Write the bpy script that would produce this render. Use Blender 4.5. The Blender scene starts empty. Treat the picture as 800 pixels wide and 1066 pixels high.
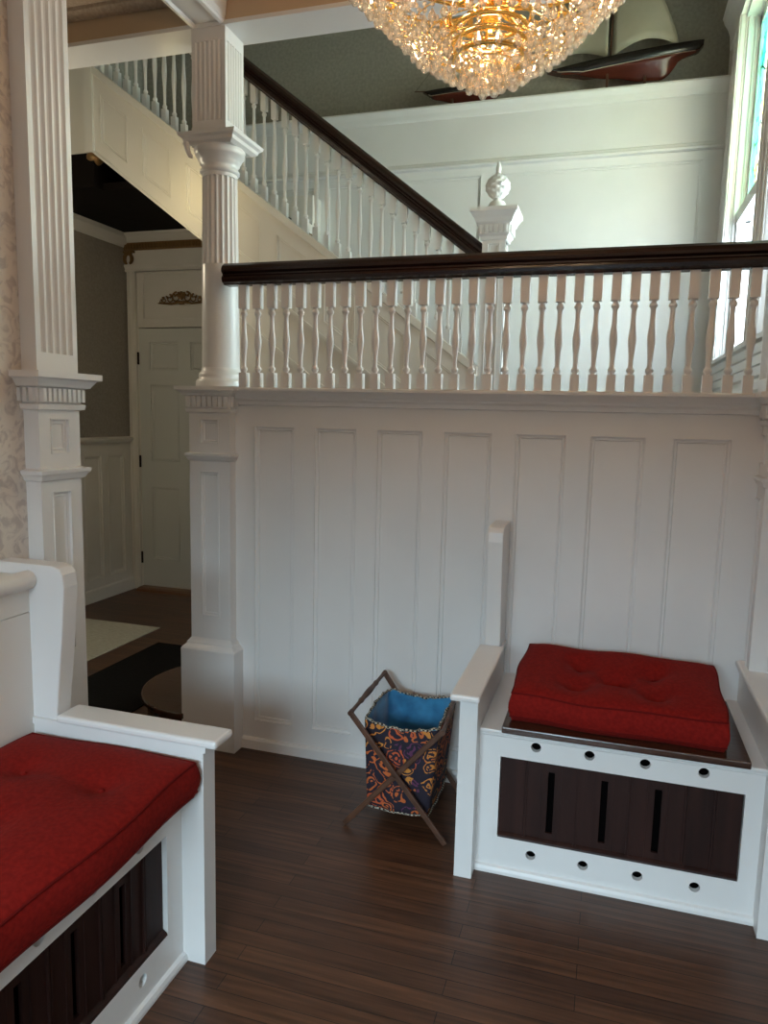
import bpy, math, random
from math import sin, cos, pi, radians as R
from mathutils import Vector, Matrix
random.seed(7)
S = bpy.context.scene
COL = S.collection

# ------------------------------------------------------------------ mesh helper
class MB:
    def __init__(s): s.v = []; s.f = []; s.sm = []; s.mi = []; s.m = 0
    def add(s, vs, fs, smooth=False):
        o = len(s.v); s.v += [tuple(p) for p in vs]
        for f in fs: s.f.append(tuple(i + o for i in f)); s.sm.append(smooth); s.mi.append(s.m)
        return s
    def box(s, x0, x1, y0, y1, z0, z1):
        vs = [(x, y, z) for z in (z0, z1) for y in (y0, y1) for x in (x0, x1)]
        return s.add(vs, [(0,2,3,1),(4,5,7,6),(0,1,5,4),(2,6,7,3),(0,4,6,2),(1,3,7,5)])
    def prism(s, poly, axis, a, b, smooth=False):
        n = len(poly)
        def P(p, t):
            return {'x': (t, p[0], p[1]), 'y': (p[0], t, p[1]), 'z': (p[0], p[1], t)}[axis]
        vs = [P(p, a) for p in poly] + [P(p, b) for p in poly]
        s.add(vs, [(i, (i+1) % n, n+(i+1) % n, n+i) for i in range(n)], smooth)
        s.add(vs, [tuple(range(n))[::-1], tuple(range(n, 2*n))])
        return s
    def slope(s, prof, x0, z0, x1, z1):            # profile (y, h) swept in the xz plane, plumb ends
        n = len(prof)
        vs = [(x0, y, z0+h) for y, h in prof] + [(x1, y, z1+h) for y, h in prof]
        return s.add(vs, [(i, (i+1) % n, n+(i+1) % n, n+i) for i in range(n)] + [tuple(range(n))[::-1], tuple(range(n, 2*n))])
    def stack(s, cx, cy, lv):                      # lofted rectangles (z, hx, hy)
        vs = []; fs = []
        for z, hx, hy in lv: vs += [(cx-hx, cy-hy, z), (cx+hx, cy-hy, z), (cx+hx, cy+hy, z), (cx-hx, cy+hy, z)]
        for k in range(len(lv)-1):
            for i in range(4): fs.append((4*k+i, 4*k+(i+1) % 4, 4*k+4+(i+1) % 4, 4*k+4+i))
        n = len(vs); fs += [(3,2,1,0), (n-4, n-3, n-2, n-1)]
        return s.add(vs, fs)
    def lathe(s, cx, cy, prof, seg=24, smooth=True, rf=None):   # prof (z, r)
        vs = []; fs = []
        for z, r in prof:
            for i in range(seg):
                a = 2*pi*i/seg; q = r*(rf(a, z) if rf else 1)
                vs.append((cx+q*cos(a), cy+q*sin(a), z))
        for k in range(len(prof)-1):
            for i in range(seg):
                j = (i+1) % seg; fs.append((k*seg+i, k*seg+j, (k+1)*seg+j, (k+1)*seg+i))
        s.add(vs, fs, smooth)
        n = len(prof)
        s.add(vs, [tuple(range(seg))[::-1], tuple(range((n-1)*seg, n*seg))])
        return s
    def tube(s, pts, r, seg=8, smooth=True):
        pts = [Vector(p) for p in pts]; n = len(pts); rr = r if isinstance(r, (list, tuple)) else [r]*n
        vs = []; fs = []; ref = None
        for k, p in enumerate(pts):
            t = (pts[min(k+1, n-1)] - pts[max(k-1, 0)]).normalized()
            if ref is None: ref = Vector((0,0,1)) if abs(t.z) < .9 else Vector((1,0,0))
            u = (ref - t*ref.dot(t)).normalized(); w = t.cross(u); ref = u
            for i in range(seg):
                a = 2*pi*i/seg; vs.append(tuple(p + (u*cos(a)+w*sin(a))*rr[k]))
        for k in range(n-1):
            for i in range(seg):
                j = (i+1) % seg; fs.append((k*seg+i, k*seg+j, (k+1)*seg+j, (k+1)*seg+i))
        s.add(vs, fs, smooth); s.add(vs, [tuple(range(seg))[::-1], tuple(range((n-1)*seg, n*seg))])
        return s
    def bar(s, p0, p1, w, h, up=(0,0,1)):          # rectangular stick between two points
        p0 = Vector(p0); p1 = Vector(p1); t = (p1-p0).normalized(); u = Vector(up); u = (u-t*u.dot(t)).normalized(); q = t.cross(u)
        vs = [tuple(p + q*(a*w/2) + u*(b*h/2)) for p in (p0, p1) for a, b in ((-1,-1),(1,-1),(1,1),(-1,1))]
        return s.add(vs, [(0,3,2,1),(4,5,6,7),(0,1,5,4),(1,2,6,5),(2,3,7,6),(3,0,4,7)])
    def ring(s, c, R0, r, seg=48, tseg=8, flat=1.0):
        vs = []; fs = []
        for i in range(seg):
            a = 2*pi*i/seg
            for j in range(tseg):
                b = 2*pi*j/tseg; q = R0 + r*cos(b); vs.append((c[0]+q*cos(a), c[1]+q*sin(a), c[2]+r*flat*sin(b)))
        for i in range(seg):
            for j in range(tseg):
                i2 = (i+1) % seg; j2 = (j+1) % tseg
                fs.append((i*tseg+j, i2*tseg+j, i2*tseg+j2, i*tseg+j2))
        return s.add(vs, fs, True)
    def board(s, O, U, V, N, W, H, rects, th=.012, mw=.014):
        """panelled face: origin O, axes U,V, outward normal N, size W,H; rects sunk with a moulded edge and raised field"""
        O, U, V, N = map(Vector, (O, U, V, N))
        def P(u, v, n=0): return tuple(O + U*u + V*v + N*n)
        us = sorted({0, W} | {a for r in rects for a in (r[0], r[1])}); vs_ = sorted({0, H} | {a for r in rects for a in (r[2], r[3])})
        for i in range(len(us)-1):
            for j in range(len(vs_)-1):
                cu = (us[i]+us[i+1])/2; cv = (vs_[j]+vs_[j+1])/2
                if any(r[0] < cu < r[1] and r[2] < cv < r[3] for r in rects): continue
                s.add([P(us[i], vs_[j]), P(us[i+1], vs_[j]), P(us[i+1], vs_[j+1]), P(us[i], vs_[j+1])], [(0,1,2,3)])
        for a, b, c, d in rects:
            rings = [(0, 0), (0, .003), (.003, .003), (.003, -th*.5), (mw*.5, -th*.75), (mw*.8, -th*.6), (mw, -th), ]
            L = []
            for ins, n in rings: L.append([P(a+ins, c+ins, n), P(b-ins, c+ins, n), P(b-ins, d-ins, n), P(a+ins, d-ins, n)])
            for k in range(len(L)-1):
                s.add(L[k]+L[k+1], [(i, (i+1) % 4, 4+(i+1) % 4, 4+i) for i in range(4)])
            s.add(L[-1], [(0,1,2,3)])
        return s
    def dents(s, x0, x1, y, z0, z1, n, d=.012, fill=.58):      # dentils on a face towards -y
        p = (x1-x0)/n
        for i in range(n): s.box(x0+p*(i+.5-fill/2), x0+p*(i+.5+fill/2), y-d, y+.004, z0, z1)
        return s
    def dents_x(s, y0, y1, x, z0, z1, n, d=.012, fill=.58):    # dentils on a face across x
        p = (y1-y0)/n
        for i in range(n): s.box(min(x-.004*(1 if d > 0 else -1), x+d), max(x-.004*(1 if d > 0 else -1), x+d), y0+p*(i+.5-fill/2), y0+p*(i+.5+fill/2), z0, z1)
        return s
    def build(s, name, mat, parent=None, loc=None, bevel=0, kind=None, label=None):
        me = bpy.data.meshes.new(name); 
        L = Vector(loc) if loc else Vector((0,0,0))
        if parent is not None and not loc: L = Vector((0,0,0)); off = Vector(parent.location)
        else: off = L
        me.from_pydata([tuple(Vector(v)-off) for v in s.v], [], s.f)
        me.polygons.foreach_set('use_smooth', s.sm)
        mats = mat if isinstance(mat, (list, tuple)) else [mat]
        for m in mats: me.materials.append(m)
        if len(mats) > 1: me.polygons.foreach_set('material_index', s.mi)
        me.validate(); me.update()
        o = bpy.data.objects.new(name, me); COL.objects.link(o)
        if parent is not None: o.parent = parent
        else: o.location = off
        if bevel:
            b = o.modifiers.new('edge', 'BEVEL'); b.width = bevel; b.segments = 2; b.limit_method = 'ANGLE'; b.angle_limit = R(40); b.harden_normals = False
        if kind: o['kind'] = kind
        if label: o['label'] = label
        return o
def fixn(o):
    import bmesh
    bm = bmesh.new(); bm.from_mesh(o.data); bmesh.ops.remove_doubles(bm, verts=bm.verts, dist=1e-5)
    bmesh.ops.recalc_face_normals(bm, faces=bm.faces); bm.to_mesh(o.data); bm.free(); return o
def thing(name, label, cat, loc, group=None):
    o = bpy.data.objects.new(name, None); COL.objects.link(o); o.location = loc; o.empty_display_size = .05
    o['label'] = label; o['category'] = cat
    if group: o['group'] = group
    return o
def tag(o, label, cat, group=None):
    o['label'] = label; o['category'] = cat
    if group: o['group'] = group
    return o
def st(name, mb, mat, label=None, bevel=0):
    o = mb.build(name, mat, bevel=bevel, kind='structure')
    if label: o['label'] = label
    return o

# ------------------------------------------------------------------ materials
def mat(name, col, rough=.5, metal=0, spec=None, **kw):
    m = bpy.data.materials.new(name); m.use_nodes = True
    b = m.node_tree.nodes['Principled BSDF']
    b.inputs['Base Color'].default_value = (*col, 1); b.inputs['Roughness'].default_value = rough; b.inputs['Metallic'].default_value = metal
    if spec is not None: b.inputs['Specular IOR Level'].default_value = spec
    for k, v in kw.items(): b.inputs[k.replace('_', ' ')].default_value = v
    return m
def noisy(m, c1, c2, scale=(6,6,6), detail=4, lo=.35, hi=.65, bump=0, bscale=None, dist=0):
    nt = m.node_tree; N = nt.nodes; L = nt.links; b = N['Principled BSDF']
    tc = N.new('ShaderNodeTexCoord'); mp = N.new('ShaderNodeMapping'); mp.inputs['Scale'].default_value = scale
    L.new(tc.outputs['Object'], mp.inputs[0])
    n = N.new('ShaderNodeTexNoise'); n.inputs['Detail'].default_value = detail; n.inputs['Scale'].default_value = 1; n.inputs['Distortion'].default_value = dist
    L.new(mp.outputs[0], n.inputs[0])
    r = N.new('ShaderNodeValToRGB'); e = r.color_ramp.elements
    e[0].position = lo; e[0].color = (*c1, 1); e[1].position = hi; e[1].color = (*c2, 1)
    L.new(n.outputs['Fac'], r.inputs[0]); L.new(r.outputs[0], b.inputs['Base Color'])
    if bump:
        n2 = n
        if bscale:
            mp2 = N.new('ShaderNodeMapping'); mp2.inputs['Scale'].default_value = bscale; L.new(tc.outputs['Object'], mp2.inputs[0])
            n2 = N.new('ShaderNodeTexNoise'); n2.inputs['Detail'].default_value = 3; n2.inputs['Scale'].default_value = 1; L.new(mp2.outputs[0], n2.inputs[0])
        bp = N.new('ShaderNodeBump'); bp.inputs['Strength'].default_value = bump; bp.inputs['Distance'].default_value = .004
        L.new(n2.outputs['Fac'], bp.inputs['Height']); L.new(bp.outputs[0], b.inputs['Normal'])
    return m
WH = (.80, .785, .765)
white = noisy(mat('white_paint', WH, .32), (.79,.785,.78), (.82,.815,.81), (3,3,3), 3, bump=.12, bscale=(18,18,3))
white2 = noisy(mat('cream_paint', WH, .36), (.77,.74,.68), (.80,.77,.72), (3,3,3), 3)
doorp = mat('door_paint', (.66,.67,.64), .4)
wallpaper = noisy(mat('cream_damask_wallpaper', (.7,.64,.56), .7), (.74,.68,.62), (.56,.50,.47), (22,22,22), 6, .48, .62, bump=.1, dist=1.6)
hallpaper = noisy(mat('taupe_wallpaper', (.3,.27,.23), .8), (.36,.325,.28), (.31,.28,.24), (60,60,60), 2, bump=.2)
greypaper = noisy(mat('grey_textured_wallpaper', (.3,.3,.27), .85), (.36,.345,.30), (.28,.268,.235), (45,45,45), 3, .3, .7, bump=.5)
ceilm = noisy(mat('tan_embossed_ceiling_paper', (.5,.4,.3), .8), (.50,.40,.31), (.40,.31,.24), (70,70,70), 3, bump=.6)
tanp = mat('tan_frieze_paint', (.58,.44,.30), .6)
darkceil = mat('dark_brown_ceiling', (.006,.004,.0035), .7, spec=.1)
gold = mat('gilt_plaster', (.27,.155,.06), .5, .5)
brass = mat('polished_brass', (.95,.66,.22), .2, 1)
def wood(name, c1, c2, rough, axis=(2,40,40)):
    return noisy(mat(name, c1, rough), c1, c2, axis, 6, .3, .7, bump=.15)
mahog = wood('dark_mahogany', (.012,.0045,.0035), (.028,.009,.006), .26)
mahogY = wood('dark_mahogany_board', (.016,.006,.005), (.036,.013,.010), .5, (30,30,2)); mahogY.node_tree.nodes['Principled BSDF'].inputs['Specular IOR Level'].default_value = .25
lidw = wood('polished_dark_lid', (.035,.013,.008), (.075,.030,.016), .2, (3,50,50))
walnut = wood('walnut_stick', (.060,.024,.012), (.12,.05,.026), .45, (20,20,20))
thresh = mat('threshold_wood', (.16,.07,.03), .4)
black = mat('shade_black', (.003,.0025,.0025), 1, spec=0)
iron = mat('dark_iron', (.03,.025,.02), .4, .8)
redc = noisy(mat('red_upholstery', (.33,.02,.012), .85, Sheen_Weight=.03, spec=.12), (.235,.010,.007), (.175,.007,.005), (90,90,90), 3, bump=.35)
redc.node_tree.nodes['Principled BSDF'].inputs['Sheen Tint'].default_value = (1,.3,.25,1)
redp = mat('red_piping', (.13,.007,.006), .9, spec=.1)
ringm = mat('bored_hole_edge', (.55,.55,.53), .5)
bluel = noisy(mat('blue_lining', (.03,.13,.25), .55, Sheen_Weight=.3), (.05,.27,.50), (.025,.14,.30), (14,14,14), 3, bump=.6)

def floor_mat():
    m = bpy.data.materials.new('dark_strip_floor'); m.use_nodes = True; nt = m.node_tree; N = nt.nodes; L = nt.links; b = N['Principled BSDF']
    tc = N.new('ShaderNodeTexCoord'); mp = N.new('ShaderNodeMapping'); L.new(tc.outputs['Object'], mp.inputs[0])
    br = N.new('ShaderNodeTexBrick'); br.inputs['Scale'].default_value = 1; br.inputs['Brick Width'].default_value = .9; br.inputs['Row Height'].default_value = .057
    br.inputs['Mortar Size'].default_value = .0012; br.inputs['Color1'].default_value = (.072,.030,.015,1); br.inputs['Color2'].default_value = (.115,.050,.024,1); br.inputs['Mortar'].default_value = (.010,.005,.003,1)
    br.offset = .37; L.new(mp.outputs[0], br.inputs[0])
    mp2 = N.new('ShaderNodeMapping'); mp2.inputs['Scale'].default_value = (3,60,1); L.new(tc.outputs['Object'], mp2.inputs[0])
    n = N.new('ShaderNodeTexNoise'); n.inputs['Scale'].default_value = 1; n.inputs['Detail'].default_value = 6; L.new(mp2.outputs[0], n.inputs[0])
    mx = N.new('ShaderNodeMix'); mx.data_type = 'RGBA'; mx.blend_type = 'MULTIPLY'; mx.inputs[0].default_value = 1
    r = N.new('ShaderNodeValToRGB'); r.color_ramp.elements[0].position = .3; r.color_ramp.elements[0].color = (.45,.42,.40,1); r.color_ramp.elements[1].position = .7; r.color_ramp.elements[1].color = (1.25,1.2,1.15,1)
    L.new(n.outputs['Fac'], r.inputs[0]); L.new(br.outputs['Color'], mx.inputs[6]); L.new(r.outputs[0], mx.inputs[7]); L.new(mx.outputs[2], b.inputs['Base Color'])
    b.inputs['Roughness'].default_value = .38
    bp = N.new('ShaderNodeBump'); bp.inputs['Strength'].default_value = .25; bp.inputs['Distance'].default_value = .002
    L.new(n.outputs['Fac'], bp.inputs['Height']); L.new(bp.outputs[0], b.inputs['Normal'])
    return m
floorm = floor_mat()
def rug_mat(name, c1, c2):
    m = mat(name, c1, .95, spec=.08); return noisy(m, c1, c2, (25,140,5), 4, .3, .7, bump=.8)
rugl = rug_mat('beige_sisal', (.52,.47,.37), (.38,.34,.27)); rugd = rug_mat('black_runner', (.006,.005,.005), (.012,.010,.009))

def paisley():
    m = bpy.data.materials.new('paisley_print'); m.use_nodes = True; nt = m.node_tree; N = nt.nodes; L = nt.links; b = N['Principled BSDF']
    b.inputs['Roughness'].default_value = .8
    tc = N.new('ShaderNodeTexCoord')
    nz = N.new('ShaderNodeTexNoise'); nz.inputs['Scale'].default_value = 11; nz.inputs['Detail'].default_value = 2; L.new(tc.outputs['Object'], nz.inputs[0])
    mxv = N.new('ShaderNodeMix'); mxv.data_type = 'RGBA'; mxv.blend_type = 'ADD'; mxv.inputs[0].default_value = .11
    L.new(tc.outputs['Object'], mxv.inputs[6]); L.new(nz.outputs['Color'], mxv.inputs[7])
    vo = N.new('ShaderNodeTexVoronoi'); vo.inputs['Scale'].default_value = 17; L.new(mxv.outputs[2], vo.inputs[0])
    # petals: waves of distance inside each cell
    mul = N.new('ShaderNodeMath'); mul.operation = 'MULTIPLY'; mul.inputs[1].default_value = 24; L.new(vo.outputs['Distance'], mul.inputs[0])
    sn = N.new('ShaderNodeMath'); sn.operation = 'SINE'; ad = N.new('ShaderNodeMath'); ad.operation = 'ADD'; ad.inputs[1].default_value = .6; L.new(mul.outputs[0], ad.inputs[0]); L.new(ad.outputs[0], sn.inputs[0])
    r1 = N.new('ShaderNodeValToRGB'); r1.color_ramp.elements[0].position = .0; r1.color_ramp.elements[0].color = (0,0,0,1); r1.color_ramp.elements[1].position = .15; r1.color_ramp.elements[1].color = (1,1,1,1)
    L.new(sn.outputs[0], r1.inputs[0])
    rc = N.new('ShaderNodeValToRGB'); rc.color_ramp.interpolation = 'CONSTANT'
    E = rc.color_ramp.elements; E[0].position = 0; E[0].color = (.55,.13,.03,1); E[1].position = .35; E[1].color = (.62,.24,.04,1)
    for p, c in ((.6, (.55,.10,.03,1)), (.75, (.12,.03,.09,1)), (.87, (.62,.22,.04,1))): e = E.new(p); e.color = c
    sp = N.new('ShaderNodeSeparateColor'); L.new(vo.outputs['Color'], sp.inputs[0]); L.new(sp.outputs[0], rc.inputs[0])
    cut = N.new('ShaderNodeMath'); cut.operation = 'LESS_THAN'; cut.inputs[1].default_value = .57; L.new(vo.outputs['Distance'], cut.inputs[0])
    n3 = N.new('ShaderNodeTexNoise'); n3.inputs['Scale'].default_value = 75; n3.inputs['Detail'].default_value = 1; L.new(tc.outputs['Object'], n3.inputs[0])
    gt = N.new('ShaderNodeMath'); gt.operation = 'GREATER_THAN'; gt.inputs[1].default_value = .40; L.new(n3.outputs['Fac'], gt.inputs[0])
    a = N.new('ShaderNodeMath'); a.operation = 'MULTIPLY'; L.new(cut.outputs[0], a.inputs[0]); L.new(r1.outputs[0], a.inputs[1])
    a2 = N.new('ShaderNodeMath'); a2.operation = 'MULTIPLY'; L.new(a.outputs[0], a2.inputs[0]); L.new(gt.outputs[0], a2.inputs[1])
    mx = N.new('ShaderNodeMix'); mx.data_type = 'RGBA'; mx.inputs[6].default_value = (.014,.010,.022,1)
    L.new(a2.outputs[0], mx.inputs[0]); L.new(rc.outputs[0], mx.inputs[7]); L.new(mx.outputs[2], b.inputs['Base Color'])
    return m
pais = paisley()
def trim_mat():
    m = bpy.data.materials.new('braid_trim'); m.use_nodes = True; nt = m.node_tree; N = nt.nodes; L = nt.links; b = N['Principled BSDF']
    tc = N.new('ShaderNodeTexCoord'); w = N.new('ShaderNodeTexChecker'); w.inputs['Scale'].default_value = 130
    w.inputs['Color1'].default_value = (.5,.45,.36,1); w.inputs['Color2'].default_value = (.01,.01,.01,1)
    L.new(tc.outputs['Object'], w.inputs[0]); L.new(w.outputs[0], b.inputs['Base Color']); b.inputs['Roughness'].default_value = .8; return m
braid = trim_mat()
def glassy(name, col, k=.08):
    m = bpy.data.materials.new(name); m.use_nodes = True; nt = m.node_tree; N = nt.nodes; L = nt.links; N.clear()
    o = N.new('ShaderNodeOutputMaterial'); t = N.new('ShaderNodeBsdfTransparent'); t.inputs[0].default_value = (*col, 1)
    g = N.new('ShaderNodeBsdfGlossy'); g.inputs['Roughness'].default_value = .03; mx = N.new('ShaderNodeMixShader'); mx.inputs[0].default_value = k
    L.new(t.outputs[0], mx.inputs[1]); L.new(g.outputs[0], mx.inputs[2]); L.new(mx.outputs[0], o.inputs[0]); return m
clear = glassy('clear_pane', (.93,.97,.98))
def stained():
    m = bpy.data.materials.new('stained_glass'); m.use_nodes = True; nt = m.node_tree; N = nt.nodes; L = nt.links; N.clear()
    o = N.new('ShaderNodeOutputMaterial'); t = N.new('ShaderNodeBsdfTransparent'); tr = N.new('ShaderNodeBsdfTranslucent')
    tc = N.new('ShaderNodeTexCoord'); v = N.new('ShaderNodeTexVoronoi'); v.inputs['Scale'].default_value = 9; L.new(tc.outputs['Object'], v.inputs[0])
    e = N.new('ShaderNodeTexVoronoi'); e.feature = 'DISTANCE_TO_EDGE'; e.inputs['Scale'].default_value = 9; L.new(tc.outputs['Object'], e.inputs[0])
    sp = N.new('ShaderNodeSeparateColor'); L.new(v.outputs['Color'], sp.inputs[0])
    r = N.new('ShaderNodeValToRGB'); r.color_ramp.interpolation = 'CONSTANT'; E = r.color_ramp.elements
    E[0].position = 0; E[0].color = (.28,.62,.48,1); E[1].position = .45; E[1].color = (.45,.74,.60,1)
    for p, c in ((.7, (.9,.78,.3,1)), (.82, (.15,.58,.46,1))): q = E.new(p); q.color = c
    L.new(sp.outputs[0], r.inputs[0])
    r2 = N.new('ShaderNodeValToRGB'); r2.color_ramp.interpolation = 'CONSTANT'; E = r2.color_ramp.elements
    E[0].position = 0; E[0].color = (.97,.93,.74,1); E[1].position = .4; E[1].color = (.93,.95,.93,1)
    for p, c in ((.8, (.95,.82,.45,1)), (.92, (.8,.9,.85,1))): q = E.new(p); q.color = c
    L.new(sp.outputs[0], r2.inputs[0])
    g = N.new('ShaderNodeSeparateXYZ'); L.new(tc.outputs['Generated'], g.inputs[0])
    sb = N.new('ShaderNodeMath'); sb.operation = 'SUBTRACT'; sb.inputs[1].default_value = .5; L.new(g.outputs[1], sb.inputs[0])
    ab = N.new('ShaderNodeMath'); ab.operation = 'ABSOLUTE'; L.new(sb.outputs[0], ab.inputs[0])
    bd = N.new('ShaderNodeMath'); bd.operation = 'GREATER_THAN'; bd.inputs[1].default_value = .36; L.new(ab.outputs[0], bd.inputs[0])
    cm = N.new('ShaderNodeMix'); cm.data_type = 'RGBA'; L.new(bd.outputs[0], cm.inputs[0]); L.new(r2.outputs[0], cm.inputs[6]); L.new(r.outputs[0], cm.inputs[7])
    lt = N.new('ShaderNodeMath'); lt.operation = 'GREATER_THAN'; lt.inputs[1].default_value = .035; L.new(e.outputs['Distance'], lt.inputs[0])
    mx = N.new('ShaderNodeMix'); mx.data_type = 'RGBA'; mx.inputs[6].default_value = (.01,.01,.01,1); L.new(lt.outputs[0], mx.inputs[0]); L.new(cm.outputs[2], mx.inputs[7])
    L.new(mx.outputs[2], t.inputs[0]); L.new(mx.outputs[2], tr.inputs[0])
    ms = N.new('ShaderNodeMixShader'); ms.inputs[0].default_value = .3; L.new(t.outputs[0], ms.inputs[1]); L.new(tr.outputs[0], ms.inputs[2]); L.new(ms.outputs[0], o.inputs[0]); return m
stain = stained()
def crystal_mat():
    m = bpy.data.materials.new('cut_crystal'); m.use_nodes = True; nt = m.node_tree; N = nt.nodes; L = nt.links; N.clear()
    o = N.new('ShaderNodeOutputMaterial')
    g = N.new('ShaderNodeBsdfGlass'); g.inputs['IOR'].default_value = 1.6; g.inputs['Color'].default_value = (1,.98,.95,1); g.inputs['Roughness'].default_value = .05
    gl = N.new('ShaderNodeBsdfGlossy'); gl.inputs['Roughness'].default_value = .18; gl.inputs['Color'].default_value = (1,.97,.90,1)
    tr = N.new('ShaderNodeBsdfTranslucent'); tr.inputs[0].default_value = (1,.95,.84,1)
    tp = N.new('ShaderNodeBsdfTransparent'); tp.inputs[0].default_value = (1,.985,.96,1)
    a = N.new('ShaderNodeMixShader'); a.inputs[0].default_value = .5; L.new(gl.outputs[0], a.inputs[1]); L.new(tr.outputs[0], a.inputs[2])
    b = N.new('ShaderNodeMixShader'); b.inputs[0].default_value = .45; L.new(g.outputs[0], b.inputs[1]); L.new(tp.outputs[0], b.inputs[2])
    c = N.new('ShaderNodeMixShader'); c.inputs[0].default_value = .30; L.new(b.outputs[0], c.inputs[1]); L.new(a.outputs[0], c.inputs[2]); L.new(c.outputs[0], o.inputs[0]); return m
cryst = crystal_mat()
def emis(name, col, s):
    m = bpy.data.materials.new(name); m.use_nodes = True; b = m.node_tree.nodes['Principled BSDF']
    b.inputs['Emission Color'].default_value = (*col, 1); b.inputs['Emission Strength'].default_value = s; b.inputs['Base Color'].default_value = (*col, 1); return m
bulbm = emis('bulb_glow', (1,.76,.42), 110)
hullblack = mat('black_hull_paint', (.012,.010,.010), .22); hullred = noisy(mat('mahogany_hull', (.13,.02,.012), .22), (.075,.016,.011), (.11,.024,.015), (4,20,20))
waterl = mat('white_waterline', (.6,.55,.45), .4); sailm = noisy(mat('cream_sailcloth', (.5,.46,.36), .85), (.47,.44,.35), (.40,.37,.29), (4,4,4), bump=.3)

# ------------------------------------------------------------------ dimensions
D = 2.835      # panelled stair wall
CZ = 3.17      # front room ceiling
SL = .737      # stair slope
def ZT(x): return 1.765 + SL*(-.721 - x)     # top of the upper stringer

# ------------------------------------------------------------------ floor, ceilings, walls
st('floor', MB().box(-4.0, .95, -1.6, 5.6, -.08, 0), floorm)
st('ceiling', MB().box(-4.0, .95, -1.6, 2.90, CZ, CZ+.12), ceilm)
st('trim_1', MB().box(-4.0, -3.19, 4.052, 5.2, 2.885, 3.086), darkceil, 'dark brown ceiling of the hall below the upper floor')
# stair soffit (sloping, dark) seen below the far flight
b = MB(); xa, xb = -3.2, -.85
zb = lambda x: ZT(x) - .50
b.add([(xa,4.12,zb(xa)+.02),(xb,4.12,zb(xb)+.02),(xb,5.384,zb(xb)+.02),(xa,5.384,zb(xa)+.02),(xa,4.12,zb(xa)+.10),(xb,4.12,zb(xb)+.10),(xb,5.384,zb(xb)+.10),(xa,5.384,zb(xa)+.10)],
      [(3,2,1,0),(4,5,6,7),(0,1,5,4),(2,3,7,6),(1,2,6,5),(3,0,4,7)])
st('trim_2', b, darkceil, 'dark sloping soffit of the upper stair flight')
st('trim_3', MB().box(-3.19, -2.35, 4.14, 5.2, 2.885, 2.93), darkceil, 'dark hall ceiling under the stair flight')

# left room wall (wallpapered), ends at the pilaster
st('wall_left', MB().box(-1.74, -1.634, -1.6, 1.738, 0, CZ), [wallpaper])
# right wall in the front room
st('wall_right', MB().box(.60, .72, -1.6, 2.835, 0, CZ), white2)
# front wall behind the camera with a glazed door opening
b = MB(); b.box(-4.0, -1.35, -1.6, -1.5, 0, CZ); b.box(.3, .95, -1.6, -1.5, 0, CZ); b.box(-1.35, .3, -1.6, -1.5, 2.1, CZ)
st('wall_front', b, white2)
b = MB(); 
for x0, x1 in ((-1.35,-1.27), (-.57,-.48), (.22,.3)): b.box(x0, x1, -1.58, -1.53, 0, 2.1)
b.box(-1.35,.3,-1.58,-1.53,0,.12); b.box(-1.35,.3,-1.58,-1.53,2.0,2.1)
d2 = st('door_2', b, white, 'glazed entrance door behind the viewer')
MB().box(-1.27,-.57,-1.556,-1.552,.12,2.0).box(-.48,.22,-1.556,-1.552,.12,2.0).build('pane', clear, d2)

# panelled stair wall
b = MB()
px = [(-1.453,-1.266), (-1.176,-.989), (-.903,-.711), (-.626,-.434), (-.348,-.154), (-.073,.125), (.215,.412)]
b.board((-1.62, D, 0), (1,0,0), (0,0,1), (0,-1,0), 2.30, 1.59, [(a+1.62, c+1.62, .13, 1.446) for a, c in px], th=.012, mw=.020)
b.box(-1.62, .68, D+.02, D+.10, 0, 1.59)
st('wall_back', b, white, 'white wall of seven tall recessed panels under the balustrade')
b = MB(); b.prism([(D+.1,1.59),(D+.1,1.605),(2.778,1.605),(2.770,1.600),(2.770,1.592),(2.782,1.586),(2.792,1.574),(2.797,1.566),(2.806,1.564),(2.806,1.556),(2.818,1.548),(2.820,1.534),(2.836,1.530),(2.836,1.59)], 'x', -1.53, .56)
fixn(st('trim_4', b, white, 'moulded white ledge on top of the panelled wall'))
b = MB(); b.prism([(D,0),(D,.052),(2.826,.050),(2.820,.040),(2.818,0)], 'x', -1.53, .5)
fixn(st('baseboard_back', b, white))

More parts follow.
